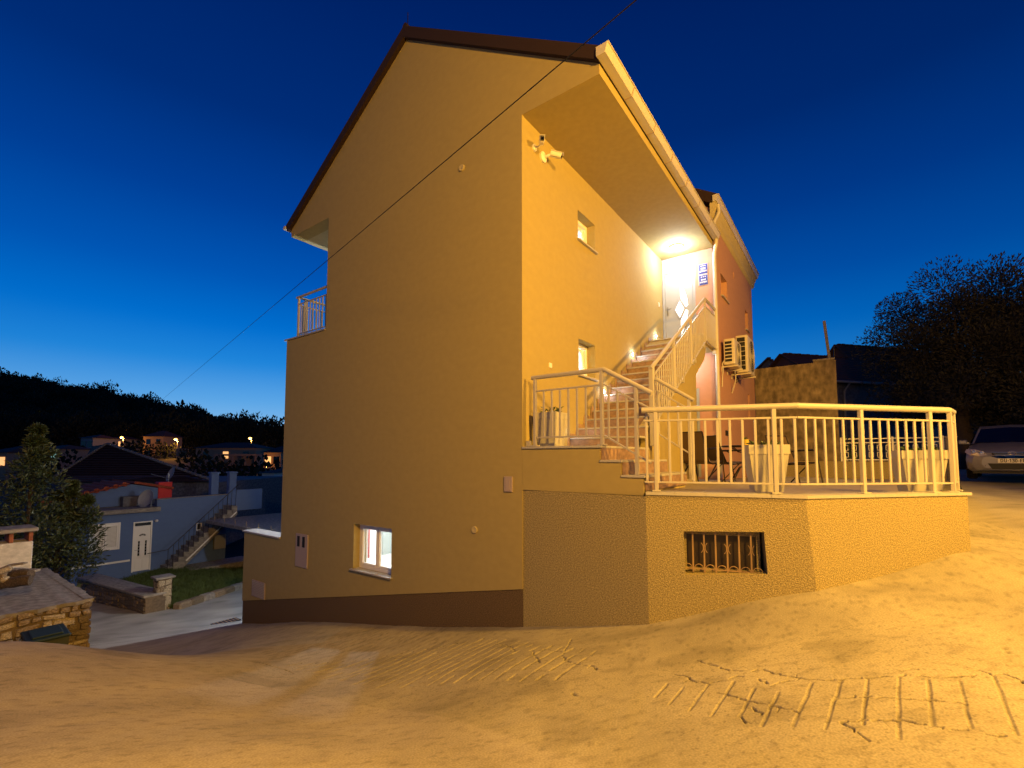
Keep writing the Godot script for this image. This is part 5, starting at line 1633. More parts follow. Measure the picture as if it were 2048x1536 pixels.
# ------------------------------------------------------------------ the blue house
func make_blue() -> void:
	var h := thing("blue_house", "low blue house with white shutters and white door below the street", "house", BT, Vector3(0, -3.25, 0))
	var m := MB.new()
	m.slab(TL(0.0), rect(-2.23, -3.9, 0.43, -0.72), [Rect2(-0.34, -3.18, 0.62, 2.03), Rect2(-1.74, -2.14, 0.94, 1.05)], 0.25)
	part(h, "front_wall", m, M.blue_wall)
	m = MB.new(); m.slab(TG(-2.225), rect(-5.5, -3.9, -0.005, -0.72), [], 0.25); part(h, "end_wall", m, M.blue_wall)
	m = MB.new(); m.slab(TL(-0.002), [Vector2(0.43, -3.9), Vector2(3.25, -3.9), Vector2(3.25, -0.20), Vector2(0.43, -0.24)], [Rect2(1.98, -1.76, 0.22, 0.33)], 0.25); part(h, "wing_wall", m, M.blue_wall)
	m = MB.new(); m.bar(Vector3(0.40, -0.22, -0.12), Vector3(3.28, -0.175, -0.12), 0.32, 0.035, 0.006); part(h, "wing_coping", m, M.concrete)
	m = MB.new(); m.span(Vector3(-2.45, -0.715, -1.6), Vector3(0.50, -0.53, 0.28), 0.015); part(h, "eave_slab", m, M.concrete)
	m = MB.new(); m.span(Vector3(-2.235, -2.72, 0.002), Vector3(-0.42, -2.645, 0.03), 0.006); part(h, "string_course", m, M.white)
	# upper storey set back, with its tiled roof
	m = MB.new()
	m.slab(TL(-1.4), [Vector2(-2.7, -0.52), Vector2(1.2, -0.52), Vector2(1.2, 0.13), Vector2(-0.1, 0.42), Vector2(-2.7, -0.20)], [], 3.0)
	part(h, "upper_wall", m, M.blue_wall)
	m = MB.new()
	for i in 9:
		var x0 := -2.9 + 0.31 * i
		m.tube([Vector3(x0, -0.17 + 0.075 * i, -1.15), Vector3(x0, -0.17 + 0.075 * i, -4.5)], 0.10, 8)
		m.bar(Vector3(x0 - 0.16, -0.22 + 0.075 * i, -2.8), Vector3(x0 + 0.16, -0.15 + 0.075 * i, -2.8), 3.3, 0.06)
	m.bar(Vector3(-0.08, 0.50, -2.8), Vector3(1.4, 0.17, -2.8), 3.3, 0.10)
	part(h, "tile_roof", m, M.terracotta)
	m = MB.new(); m.span(Vector3(-0.5, -0.52, -1.39), Vector3(0.42, -0.1, -0.95)); part(h, "parapet_box", m, M.dark_wall)
	# shutters with louvres
	m = MB.new()
	for e in [[-1.76, -2.16, -1.70, -1.07], [-0.85, -2.16, -0.79, -1.07], [-1.70, -1.13, -0.85, -1.07], [-1.70, -2.16, -0.85, -2.10]]:
		m.span(Vector3(e[0], e[1], -0.05), Vector3(e[2], e[3], 0.035), 0.004)
	var sh := part(h, "shutter_window", m, M.white)
	for x in [-1.70, -1.27]:
		m = MB.new()
		m.span(Vector3(x + 0.002, -2.098, -0.03), Vector3(x + 0.05, -1.132, 0.02)); m.span(Vector3(x + 0.37, -2.098, -0.03), Vector3(x + 0.418, -1.132, 0.02))
		m.span(Vector3(x + 0.051, -1.19, -0.03), Vector3(x + 0.369, -1.132, 0.02)); m.span(Vector3(x + 0.051, -2.098, -0.03), Vector3(x + 0.369, -2.04, 0.02))
		m.span(Vector3(x + 0.051, -2.04, -0.045), Vector3(x + 0.369, -1.19, -0.035))
		part(sh, "shutter_leaf", m, M.white)
		for i in 17:
			m = MB.new(); m.box(Transform3D(Basis(Vector3.RIGHT, 0.6), Vector3(x + 0.21, -2.012 + 0.05 * i, -0.005)), Vector3(0.318, 0.042, 0.008)); part(sh, "louvre", m, M.white)
	# door
	m = MB.new()
	for e in [[-0.36, -3.2, -0.31, -1.12], [0.25, -3.2, 0.30, -1.12], [-0.31, -1.17, 0.25, -1.12], [-0.31, -1.36, 0.25, -1.30]]:
		m.span(Vector3(e[0], e[1], -0.06), Vector3(e[2], e[3], 0.02), 0.004)
	var dr := part(h, "front_door", m, M.white)
	m = MB.new(); m.span(Vector3(-0.31, -1.30, -0.04), Vector3(0.25, -1.17, -0.03)); part(dr, "transom", m, M.dark_glass)
	m = MB.new(); m.span(Vector3(-0.305, -3.18, -0.05), Vector3(0.245, -1.36, -0.005), 0.004); part(dr, "leaf", m, M.white)
	for x in [-0.17, 0.07]:
		m = MB.new(); m.span(Vector3(x, -2.55, -0.006), Vector3(x + 0.06, -1.93, 0.002)); part(dr, "glass_strip", m, M.dark_glass)
		for i in 4:
			m = MB.new(); m.span(Vector3(x - 0.003, -2.43 + 0.125 * i, 0.0), Vector3(x + 0.063, -2.418 + 0.125 * i, 0.006)); part(dr, "glazing_bar", m, M.white)
	for i in 5:
		var a0 := PI * (0.12 + 0.155 * i)
		var a1 := a0 + PI * 0.12
		m = MB.new(); m.slab(TL(0.002), [Vector2(-0.03 + cos(a0) * 0.07, -1.76 + sin(a0) * 0.06), Vector2(-0.03 + cos(a0) * 0.135, -1.76 + sin(a0) * 0.125), Vector2(-0.03 + cos(a1) * 0.135, -1.76 + sin(a1) * 0.125), Vector2(-0.03 + cos(a1) * 0.07, -1.76 + sin(a1) * 0.06)], [], 0.006); part(dr, "fan_pane", m, M.dark_glass)
	for e in [[-0.24, -3.08, -0.05, -2.70], [0.0, -3.08, 0.19, -2.70]]:
		m = MB.new(); m.span(Vector3(e[0], e[1], -0.006), Vector3(e[2], e[3], 0.004), 0.003); part(dr, "raised_panel", m, M.white)
	m = MB.new(); m.tube([Vector3(-0.27, -2.3, 0.0), Vector3(-0.27, -2.3, 0.04), Vector3(-0.18, -2.3, 0.045)], 0.009, 6); part(dr, "handle", m, M.steel)
	m = MB.new(); m.lathe(Transform3D(Basis(), Vector3(0.42, -1.13, 0.10)), [Vector2(0, -0.06), Vector2(0.045, -0.045), Vector2(0.06, 0), Vector2(0.045, 0.045), Vector2(0, 0.06)], 14); m.span(Vector3(0.37, -1.15, 0.0), Vector3(0.41, -1.11, 0.1)); part(h, "globe_fitting", m, M.white)
	# little window frame and box on the wing
	m = MB.new()
	for e in [[1.98, -1.76, 2.01, -1.43], [2.17, -1.76, 2.20, -1.43], [2.01, -1.46, 2.17, -1.43], [2.01, -1.76, 2.17, -1.73]]: m.span(Vector3(e[0], e[1], -0.1), Vector3(e[2], e[3], 0.01))
	part(h, "small_window", m, M.white)
	m = MB.new(); m.span(Vector3(1.9, -1.8, -0.5), Vector3(2.3, -1.4, -0.26)); part(h, "window_dark", m, M.black)
	m = MB.new(); m.span(Vector3(2.70, -2.72, 0.0), Vector3(3.2, -2.05, 0.16), 0.01); part(h, "white_cabinet", m, M.far_wall2)
	# chimneys and the parapet of the roof terrace
	for x in [2.82, 3.62]:
		m = MB.new(); m.span(Vector3(x - 0.17, -1.0, -0.62), Vector3(x + 0.15, 0.82, -0.30), 0.01); m.span(Vector3(x - 0.21, 0.82, -0.66), Vector3(x + 0.19, 0.90, -0.26), 0.01); part(h, "chimney", m, M.blue_wall)
	m = MB.new(); m.span(Vector3(3.3, -1.0, -0.2), Vector3(4.9, 0.0, -0.02)); part(h, "terrace_parapet", m, M.blue_wall)
	# roof slab of the car port with starter bars
	m = MB.new(); m.span(Vector3(2.0, -1.36, 0.95), Vector3(6.6, -1.2, 7.4), 0.02); part(h, "carport_slab", m, M.concrete)
	m = MB.new(); m.span(Vector3(3.0, -4.0, 2.7), Vector3(3.25, -1.362, 7.3)); part(h, "carport_wall", m, M.blue_wall)
	m = MB.new(); m.span(Vector3(5.5, -4.0, 0.9), Vector3(5.7, -1.362, 7.3)); part(h, "carport_back", m, M.dark_wall)
	for i in 6:
		m = MB.new(); m.tube([Vector3(2.15, -1.2, 1.5 + i), Vector3(2.13, -1.0, 1.5 + i)], 0.012, 5); part(h, "starter_bar", m, M.rust)
	m = MB.new(); m.span(Vector3(6.3, -1.198, 0.5), Vector3(6.5, -0.35, 8.0)); part(h, "yard_wall", m, M.old_wall)
	m = MB.new(); m.span(Vector3(0.3, -3.9, 0.0), Vector3(4.0, -3.24, 1.3)); part(h, "path_slab", m, M.concrete)
	# outside steps with a thin rail
	var s := thing("garden_steps", "concrete outside steps with a thin dark rail up the blue wall", "staircase", BT, Vector3(0.65, -3.24, 0.5))
	var run := 0.187
	var rise := 0.183
	for i in 14:
		m = MB.new(); m.span(Vector3(0.65 + run * i, -3.24 + rise * i - 0.25, 0.02), Vector3(0.65 + run * (i + 1) + 0.06, -3.24 + rise * (i + 1), 0.92), 0.006); part(s, "step", m, M.concrete)
	m = MB.new(); m.bar(Vector3(0.85, -3.5, 0.47), Vector3(3.3, -1.1, 0.47), 0.7, 0.10); part(s, "flight_slab", m, M.concrete)
	m = MB.new(); m.bar(Vector3(1.3, -2.88, 0.94), Vector3(3.3, -0.95, 0.94), 0.02, 0.05); part(s, "edge_strip", m, M.white)
	m = MB.new(); m.tube([Vector3(-0.1, -2.35, 0.95), Vector3(0.6, -2.30, 0.95), Vector3(3.3, 0.30, 0.95)], 0.016, 6); part(s, "handrail", m, M.dark_metal)
	for i in 15:
		var x := 0.62 + 0.187 * i
		m = MB.new(); m.tube([Vector3(x, -3.24 + rise * i, 0.93), Vector3(x, -2.29 + 0.18 * i, 0.95)], 0.011, 5); part(s, "baluster", m, M.dark_metal)
	# dish on the flat roof
	var dp := Vector3(0.12, -0.53, 0.0)
	var t := thing("satellite_dish", "grey satellite dish standing on the flat roof of the blue house", "satellite dish", BT, dp)
	m = MB.new(); m.lathe(Transform3D(Basis(Vector3.BACK, 1.25) * Basis(Vector3.RIGHT, 0.4), dp + Vector3(-0.05, 0.36, 0.05)), [Vector2(0, 0.0), Vector2(0.15, 0.015), Vector2(0.28, 0.05), Vector2(0.38, 0.10), Vector2(0.385, 0.095), Vector2(0.28, 0.04), Vector2(0, -0.01)], 28); part(t, "reflector", m, M.far_wall2)
	m = MB.new(); m.tube([dp + Vector3(0.1, 0, 0), dp + Vector3(0.1, 0.35, 0), dp + Vector3(0.0, 0.36, 0.03)], 0.022, 8); part(t, "mast", m, M.steel)
	m = MB.new(); m.tube([dp + Vector3(0, 0.1, 0.05), dp + Vector3(-0.42, 0.14, 0.1)], 0.014, 6); part(t, "feed_arm", m, M.steel)
	var rp := Vector3(0.98, -0.52, -1.6)
	t = thing("red_flue", "bright red boxed flue on the roof of the blue house", "flue", BT, rp)
	m = MB.new(); m.span(rp + Vector3(-0.12, 0, -0.25), rp + Vector3(0.42, 0.98, 0.25), 0.01); part(t, "casing", m, M.red)
	t = thing("roof_antenna", "thin aerial with a tilted dish edge behind the red flue", "aerial", BT, rp + Vector3(0.5, 0, -0.5))
	m = MB.new(); m.tube([rp + Vector3(0.5, 0, -0.5), rp + Vector3(0.5, 1.35, -0.5)], 0.02, 6); m.tube([rp + Vector3(-0.2, 1.35, -0.5), rp + Vector3(0.5, 1.1, -0.5)], 0.015, 6); part(t, "mast", m, M.steel)
	m = MB.new(); m.lathe(Transform3D(Basis(Vector3.BACK, 1.2), rp + Vector3(0.62, 1.3, -0.5)), [Vector2(0, 0.0), Vector2(0.2, 0.02), Vector2(0.36, 0.07), Vector2(0.2, 0.01), Vector2(0, -0.01)], 20); part(t, "dish", m, M.far_wall2)
	# hipped roof of the house behind
	var a := at(215, 888, 32.5)
	var p := at(92, 966, 29.5)
	var q := at(432, 964, 29.5)
	t = thing("hipped_house", "house with a large dark hipped tile roof behind the blue house", "house", Transform3D(), Vector3((p.x + q.x) / 2, -4.0, -31.0))
	m = MB.new()
	var rows := 22
	for i in rows:
		var f0 := i / float(rows)
		var f1 := (i + 1) / float(rows)
		var up := Vector3(0, 0.05, 0.03)
		m.quad(p.lerp(a, f0) + up, q.lerp(a, f0) + up, q.lerp(a, f1), p.lerp(a, f1))
	var pb := Vector3(p.x - 9.5, p.y, p.z - 12)
	var qb := Vector3(q.x - 10.5, q.y, q.z - 12)
	var ab := a + Vector3(-6.5, 0, -6)
	m.quad(q, qb, ab, a); m.quad(pb, p, a, ab); m.tri(qb, pb, ab)
	var roof := part(t, "roof", m, M.far_roof)
	for e in [p, q]:
		for i in 24:
			m = MB.new(); var u: Vector3 = e.lerp(a, i / 24.0); var v: Vector3 = e.lerp(a, (i + 0.9) / 24.0)
			m.tube([u + Vector3(0, 0.06, 0.04), v + Vector3(0, 0.03, 0.04)], 0.09, 7, 0.075); part(roof, "hip_tile", m, M.concrete)
	m = MB.new(); m.span(Vector3(p.x + 0.5, -5.0, p.z - 11), Vector3(q.x - 0.5, p.y, p.z - 0.4)); part(t, "wall", m, M.dark_wall)

# ------------------------------------------------------------------ the village across the valley
func far_house(label: String, u0: float, u1: float, vt: float, depth: float, material: Material, rise: float, lit: Array, rows := 2) -> void:
	var p := at(u0, vt, depth)
	var q := at(u1, vt, depth)
	var w := q.x - p.x
	var g := minf(land(p.x, p.z), land(q.x, q.z)) - 0.5
	var o := Vector3((p.x + q.x) / 2, g, p.z)
	var t := thing("village_house", label, "house", Transform3D(), o, "houses across the valley")
	CUR = Vector3.ZERO
	var h := p.y - g
	var m := MB.new(); m.span(Vector3(-w / 2, 0, -6), Vector3(w / 2, h, 0)); part(t, "wall", m, material)
	m = MB.new()
	var c := [Vector3(-w / 2 - 0.4, h, 0.4), Vector3(w / 2 + 0.4, h, 0.4), Vector3(w / 2 + 0.4, h, -6.4), Vector3(-w / 2 - 0.4, h, -6.4)]
	var r0 := Vector3(-w / 2 + minf(w * 0.4, 3.0), h + rise, -3)
	var r1 := Vector3(w / 2 - minf(w * 0.4, 3.0), h + rise, -3)
	m.quad(c[0], c[1], r1, r0); m.quad(c[2], c[3], r0, r1); m.tri(c[1], c[2], r1); m.tri(c[3], c[0], r0); m.quad(c[3], c[2], c[1], c[0])
	part(t, "roof", m, M.far_roof)
	var n := maxi(2, int(w / 2.6))
	for r in rows:
		for i in n:
			var x := -w / 2 + w * (i + 0.5) / n
			var y := h - 1.75 - 2.6 * r
			if y < 0.2: continue
			m = MB.new(); m.span(Vector3(x - 0.45, y, 0.01), Vector3(x + 0.45, y + 1.15, 0.05))
			var id := r * 100 + i
			part(t, "lit_window" if id in lit else "window", m, (M.lit_cool if lit[0] == -1 else M.lit_warm) if id in lit else M.dark_glass)

func far_lamp(label: String, u: float, v: float, depth: float, energy: float) -> void:
	var p := at(u, v, depth)
	var g := land(p.x, p.z)
	var t := thing("street_lamp", label, "street lamp", Transform3D(), Vector3(p.x, g, p.z), "sodium street lamps across the valley")
	CUR = Vector3.ZERO
	var h := p.y - g
	var m := MB.new(); m.tube([Vector3(0, -0.3, 0), Vector3(0, h, 0), Vector3(0, h + 0.25, 0.3)], 0.07, 6); part(t, "pole", m, M.steel)
	m = MB.new(); m.lathe(Transform3D(Basis(), Vector3(0, h, 0.5)), [Vector2(0, -0.2), Vector2(0.2, -0.14), Vector2(0.28, 0), Vector2(0.2, 0.14), Vector2(0, 0.2)], 12); part(t, "lamp_head", m, M.lamp_sodium)
	omni(t, Vector3(0, h - 0.5, 0.6), Color(1.0, 0.66, 0.26), energy, 0.15)

func make_far() -> void:
	far_house("two storey house with a hipped roof on the hillside between two lamps", 287, 327, 873, 105, M.far_wall, 1.5, [])
	far_house("long low house with a row of bright windows under the hill", 212, 246, 878, 112, M.far_wall2, 0.8, [0, 1, 2, 3], 1)
	far_house("grey unlit house with small windows beside the hipped roof", 162, 186, 876, 92, M.far_wall2, 0.8, [])
	far_house("long two storey house with a columned porch and lit windows", 392, 512, 896, 78, M.far_wall, 1.0, [1, 3, 101])
	far_house("pale house with two cool lit windows behind the pointed tree", 75, 118, 898, 70, M.far_wall, 0.7, [-1, 0, 1], 1)
	far_house("house at the edge of the village with a glowing porch window", -25, 14, 905, 62, M.far_wall, 0.9, [1, 101])
	far_house("small house at the foot of the village with a lit gable", 528, 562, 905, 70, M.far_wall, 1.0, [0])
	far_house("distant house on the ridge with lit windows", 542, 585, 862, 150, M.far_wall2, 1.0, [0, 1])
	far_house("house by the road with a lit shop front", 524, 548, 946, 46, M.white_wall, 0.4, [-1, 0], 1)
	# porch columns of the long house
	var o := at(478, 908, 75)
	var g := land(o.x, o.z)
	var t := thing("columned_porch", "porch with four square columns before the long two storey house", "porch", Transform3D(), Vector3(o.x, g, o.z))
	CUR = Vector3.ZERO
	var h := o.y - g
	var m := MB.new(); m.span(Vector3(-3.0, h - 0.3, -2), Vector3(3.0, h, 0.3)); part(t, "porch_roof", m, M.far_wall)
	for i in 4:
		m = MB.new(); m.span(Vector3(-2.8 + 1.8 * i, 0, -0.15), Vector3(-2.5 + 1.8 * i, h - 0.31, 0.15)); part(t, "column", m, M.far_wall)
	far_lamp("glowing street lamp above the row of bright windows", 247, 875, 104, 34.0)
	far_lamp("glowing street lamp beside a low lit wall", 355, 879, 96, 40.0)
	far_lamp("small street lamp above a lit bush near the porch", 503, 877, 92, 22.0)
	far_lamp("distant street lamp below the ridge trees", 533, 872, 130, 20.0)
	far_lamp("street lamp by the lane at the foot of the village", 534, 928, 66, 14.0)
	# low walls the lamps shine on
	for e in [["pale roadside wall lit by the second lamp", 352, 376, 897, 94.0], ["pale lane wall lit at the foot of the village", 515, 540, 936, 62.0]]:
		var p := at(e[1], e[3], e[4])
		var q := at(e[2], e[3], e[4])
		t = thing("roadside_wall", e[0], "wall", Transform3D(), Vector3(p.x, land(p.x, p.z), p.z))
		m = MB.new(); m.span(Vector3(p.x, p.y - 1.6, p.z - 0.3), Vector3(q.x, p.y, p.z)); part(t, "masonry", m, M.far_wall)
	# bushes round the village
	rng.seed = 61
	var cr := MB.new()
	foliage(cr, [[Vector3.ZERO, 1.0]], 160, 0.30, 0.22)
	var mesh := cr.commit(M.pine, Vector3.ZERO)
	var where := [[320, 893, 98], [340, 896, 96], [380, 900, 92], [505, 893, 90], [275, 895, 100], [262, 902, 90], [515, 940, 58], [552, 945, 50], [545, 885, 110], [150, 905, 75], [128, 912, 66], [395, 925, 66], [430, 935, 60], [470, 940, 58], [240, 905, 84]]
	for e in where:
		var p := at(e[0], e[1], e[2])
		var b := MeshInstance3D.new()
		b.mesh = mesh
		b.name = numbered("village_bush")
		add_child(b)
		b.position = Vector3(p.x, land(p.x, p.z) + 1.2, p.z)
		b.scale = Vector3(2.2, 2.0, 2.0) * rng.randf_range(0.8, 1.3)
		tag(b, "dark rounded bush among the houses across the valley", "bush", "bushes across the valley")

# ------------------------------------------------------------------ the car
func make_car() -> void:
	var o := Vector3(13.95, 1.03, -12.95)
	var t := thing("parked_car", "silver hatchback parked facing the terrace under the tree", "car", Transform3D(), o)
	t.transform = Transform3D(Basis(Vector3.UP, deg_to_rad(-47.0)), o)
	CUR = Vector3.ZERO
	# sections from nose to tail: z, half width, bottom, waist, top
	var sec := [[2.10, 0.55, 0.30, 0.50, 0.60], [2.06, 0.72, 0.24, 0.52, 0.68], [1.94, 0.82, 0.20, 0.56, 0.74], [1.70, 0.855, 0.20, 0.62, 0.82], [1.25, 0.86, 0.20, 0.70, 0.92], [0.85, 0.86, 0.20, 0.76, 0.97], [0.0, 0.86, 0.20, 0.80, 0.95], [-1.2, 0.86, 0.20, 0.82, 0.97], [-1.9, 0.80, 0.25, 0.80, 0.98], [-2.05, 0.66, 0.34, 0.74, 0.92]]
	var m := MB.new()
	var rings := []
	for s in sec:
		var w: float = s[1]
		var r := [Vector3(0, s[2], s[0]), Vector3(w * 0.86, s[2], s[0]), Vector3(w * 0.97, s[2] + 0.08, s[0]), Vector3(w, s[3] - 0.1, s[0]), Vector3(w * 0.985, s[3], s[0]), Vector3(w * 0.92, lerpf(s[3], s[4], 0.7), s[0]), Vector3(w * 0.70, s[4], s[0]), Vector3(0, s[4] + 0.025, s[0])]
		rings.append(r)
	for i in sec.size() - 1:
		for j in 7:
			for sx in [1.0, -1.0]:
				var f := Vector3(sx, 1, 1)
				var a: Vector3 = rings[i][j] * f
				var b: Vector3 = rings[i][j + 1] * f
				var c: Vector3 = rings[i + 1][j + 1] * f
				var d: Vector3 = rings[i + 1][j] * f
				if sx > 0: m.quad(a, d, c, b)
				else: m.quad(a, b, c, d)
	for j in 6:
		m.tri(Vector3(0, 0.45, 2.10), rings[0][j], rings[0][j + 1]); m.tri(Vector3(0, 0.45, 2.10), rings[0][j + 1] * Vector3(-1, 1, 1), rings[0][j] * Vector3(-1, 1, 1))
	var body := part(t, "body", m, M.car)
	# cabin
	m = MB.new()
	var cab := [[0.95, 0.74, 0.95], [0.30, 0.62, 1.38], [-0.1, 0.60, 1.46], [-1.0, 0.59, 1.45], [-1.6, 0.60, 1.34], [-2.0, 0.66, 0.95]]
	for i in cab.size() - 1:
		for sx in [1.0, -1.0]:
			var p0 := Vector3(cab[i][1] * sx, cab[i][2], cab[i][0])
			var p1 := Vector3(cab[i + 1][1] * sx, cab[i + 1][2], cab[i + 1][0])
			m.quad(p0, p1, Vector3(0, p1.y + 0.03, p1.z), Vector3(0, p0.y + 0.03, p0.z))
			m.quad(p0, Vector3(0.80 * sx, 0.93, cab[i][0]), Vector3(0.80 * sx, 0.93, cab[i + 1][0]), p1)
	part(t, "cabin", m, M.car)
	m = MB.new()
	for sx in [1.0, -1.0]: m.quad(Vector3(0.0, 0.985, 0.99), Vector3(0.70 * sx, 0.965, 0.96), Vector3(0.575 * sx, 1.375, 0.335), Vector3(0, 1.405, 0.345))
	part(t, "windscreen", m, M.dark_glass)
	for sx in [1.0, -1.0]:
		m = MB.new(); m.quad(Vector3(0.79 * sx, 0.98, 0.72), Vector3(0.79 * sx, 0.98, -1.5), Vector3(0.615 * sx, 1.38, -1.3), Vector3(0.632 * sx, 1.38, 0.22)); part(t, "side_glass", m, M.dark_glass)
		m = MB.new(); m.box(Transform3D(Basis(), Vector3(0.94 * sx, 1.0, 0.72)), Vector3(0.20, 0.13, 0.10), 0.03); m.span(Vector3(0.80 * sx, 0.95, 0.70), Vector3(0.86 * sx, 0.99, 0.76)); part(t, "wing_mirror", m, M.car)
		# swept-back headlamp, fog recess, wheel
		m = MB.new()
		var hl := [Vector3(0.40, 0.62, 2.075), Vector3(0.56, 0.60, 2.06), Vector3(0.74, 0.62, 2.0), Vector3(0.83, 0.70, 1.86), Vector3(0.80, 0.78, 1.78), Vector3(0.64, 0.775, 1.90), Vector3(0.50, 0.72, 2.0)]
		for k in 6: m.tri(Vector3(0.63 * sx, 0.70, 2.065), hl[k] * Vector3(sx * 1.03, 1, 1) + Vector3(0, 0.01, 0.035), hl[k + 1] * Vector3(sx * 1.03, 1, 1) + Vector3(0, 0.01, 0.035))
		m.tri(Vector3(0.63 * sx, 0.70, 2.065), hl[6] * Vector3(sx * 1.03, 1, 1) + Vector3(0, 0.01, 0.035), hl[0] * Vector3(sx * 1.03, 1, 1) + Vector3(0, 0.01, 0.035))
		var lamp := part(t, "headlamp", m, M.headlight)
		for k in 2:
			m = MB.new(); m.lathe(Transform3D(Basis(Vector3.RIGHT, PI / 2), Vector3((0.54 + 0.14 * k) * sx, 0.69 + 0.02 * k, 2.062 - 0.05 * k)), [Vector2(0.05, 0), Vector2(0.05, 0.02), Vector2(0.035, 0.024), Vector2(0, 0.024)], 14); part(lamp, "reflector", m, M.chrome)
		m = MB.new(); m.slab(Transform3D(Basis(Vector3.UP, 0.45 * sx), Vector3(0.62 * sx, 0, 2.035)), [Vector2(-0.14, 0.29), Vector2(0.14, 0.29), Vector2(0.16, 0.38), Vector2(-0.14, 0.41)], [], 0.02); var fog := part(t, "fog_recess", m, M.black)
		m = MB.new(); m.lathe(Transform3D(Basis(Vector3.RIGHT, PI / 2), Vector3(0.60 * sx, 0.345, 2.055)), [Vector2(0.04, 0), Vector2(0.04, 0.012), Vector2(0, 0.018)], 14); part(fog, "fog_lamp", m, M.headlight)
		for z in [1.30, -1.30]:
			m = MB.new(); m.lathe(Transform3D(Basis(Vector3.BACK, -PI / 2 * sx), Vector3(0.66 * sx, 0.31, z)), [Vector2(0, 0), Vector2(0.29, 0), Vector2(0.315, 0.03), Vector2(0.315, 0.17), Vector2(0.29, 0.20), Vector2(0.21, 0.205), Vector2(0.20, 0.18), Vector2(0, 0.18)], 26); part(t, "wheel", m, M.tyre)
	# grille with bright edges, badge, plate and lower intake
	m = MB.new(); m.cube(Vector3(0, 0.655, 2.065), Vector3(0.72, 0.085, 0.05), 0.02); var gr := part(t, "grille", m, M.black)
	for y in [0.695, 0.655, 0.615]:
		m = MB.new(); m.cube(Vector3(0, y, 2.092), Vector3(0.70 - absf(y - 0.695) * 1.5, 0.014, 0.012), 0.004); part(gr, "grille_bar", m, M.chrome)
	m = MB.new()
	for e in [[0.075, 0.05, 0.0], [0.028, 0.045, 0.0], [0.05, 0.022, 0.018]]:
		var ring := []
		for k in 21: ring.append(Vector3(cos(TAU * k / 20.0) * e[0], 0.675 + e[2] + sin(TAU * k / 20.0) * e[1], 2.105))
		m.tube(ring, 0.007, 6)
	part(t, "badge", m, M.chrome)
	m = MB.new(); m.cube(Vector3(0, 0.49, 2.118), Vector3(0.52, 0.112, 0.012), 0.003); var pl := part(t, "number_plate", m, M.plate)
	lettering(pl, "DU\u00b7130-FR", Transform3D(Basis(), Vector3(0.0, 0.49, 2.127)), 0.085, M.black, 0.43)
	m = MB.new(); m.slab(TL(2.105), [Vector2(-0.44, 0.42), Vector2(-0.36, 0.27), Vector2(0.36, 0.27), Vector2(0.44, 0.42)], [], 0.03); part(t, "lower_intake", m, M.black)
	m = MB.new(); m.tube([Vector3(-0.40, 0.262, 2.10), Vector3(0.40, 0.262, 2.10)], 0.008, 6); part(t, "lip", m, M.car)
	m = MB.new(); m.span(Vector3(-0.72, 0.16, -1.9), Vector3(0.72, 0.24, 1.95)); part(t, "underbody", m, M.black)

# ------------------------------------------------------------------
func make_street_lamp() -> void:
	var p := HT * Vector3(0.95, 0, 10.0)
	p.y = ground(p.x, p.z)
	var t := thing("sodium_lamp", "tall street lamp with an orange sodium head above the road", "street lamp", Transform3D(), p)
	CUR = Vector3.ZERO
	var h := 5.2 - p.y
	var m := MB.new(); m.tube([Vector3(0, -0.3, 0), Vector3(0, h, 0), Vector3(-0.3, h + 0.45, 0), Vector3(-0.9, h + 0.5, 0)], 0.06, 10, 0.04); part(t, "pole", m, M.steel)
	m = MB.new(); m.box(Transform3D(Basis(), Vector3(-1.1, h + 0.50, 0)), Vector3(0.6, 0.10, 0.26), 0.03); part(t, "lamp_hood", m, M.grey_box)
	m = MB.new(); m.box(Transform3D(Basis(), Vector3(-1.1, h + 0.42, 0)), Vector3(0.40, 0.06, 0.18), 0.02); part(t, "lamp_glass", m, M.lamp_sodium)
	# the hood throws its light over the street and the house, not up the hill behind it
	var l := SpotLight3D.new()
	l.name = "light"
	l.light_color = Color(1.0, 0.74, 0.28)
	l.light_energy = 124.0
	l.light_size = 0.16
	l.spot_range = 200.0
	l.spot_attenuation = 2.0
	l.spot_angle = 76.0
	l.spot_angle_attenuation = 0.12
	l.shadow_enabled = true
	t.add_child(l)
	l.position = Vector3(-1.1, h + 0.30, 0)
	l.look_at_from_position(t.transform * l.position, Vector3(0.0, 0.0, -5.5))

func make_fill_lamp() -> void:  # unseen orange lamp added behind the camera to brighten street and gable
	var p := Vector3(2.8, ground(2.8, 2.9), 2.9)
	var t := thing("fill_lamp", "added fill lamp with an orange globe on a post behind the camera", "street lamp", Transform3D(), p)
	CUR = Vector3.ZERO
	var m := MB.new(); m.tube([Vector3(0, -0.3, 0), Vector3(0, 6.0, 0), Vector3(0.0, 6.25, -0.2), Vector3(0.0, 6.3, -0.45)], 0.045, 8); part(t, "pole", m, M.steel)
	m = MB.new(); m.lathe(Transform3D(Basis(), Vector3(0.0, 6.08, -0.5)), [Vector2(0, 0.0), Vector2(0.09, 0.02), Vector2(0.13, 0.10), Vector2(0.10, 0.2), Vector2(0, 0.24)], 16); part(t, "lamp_globe", m, M.lamp_sodium)
	omni(t, Vector3(0.0, 6.18, -0.5), Color(1.0, 0.74, 0.28), 130.0, 0.35)

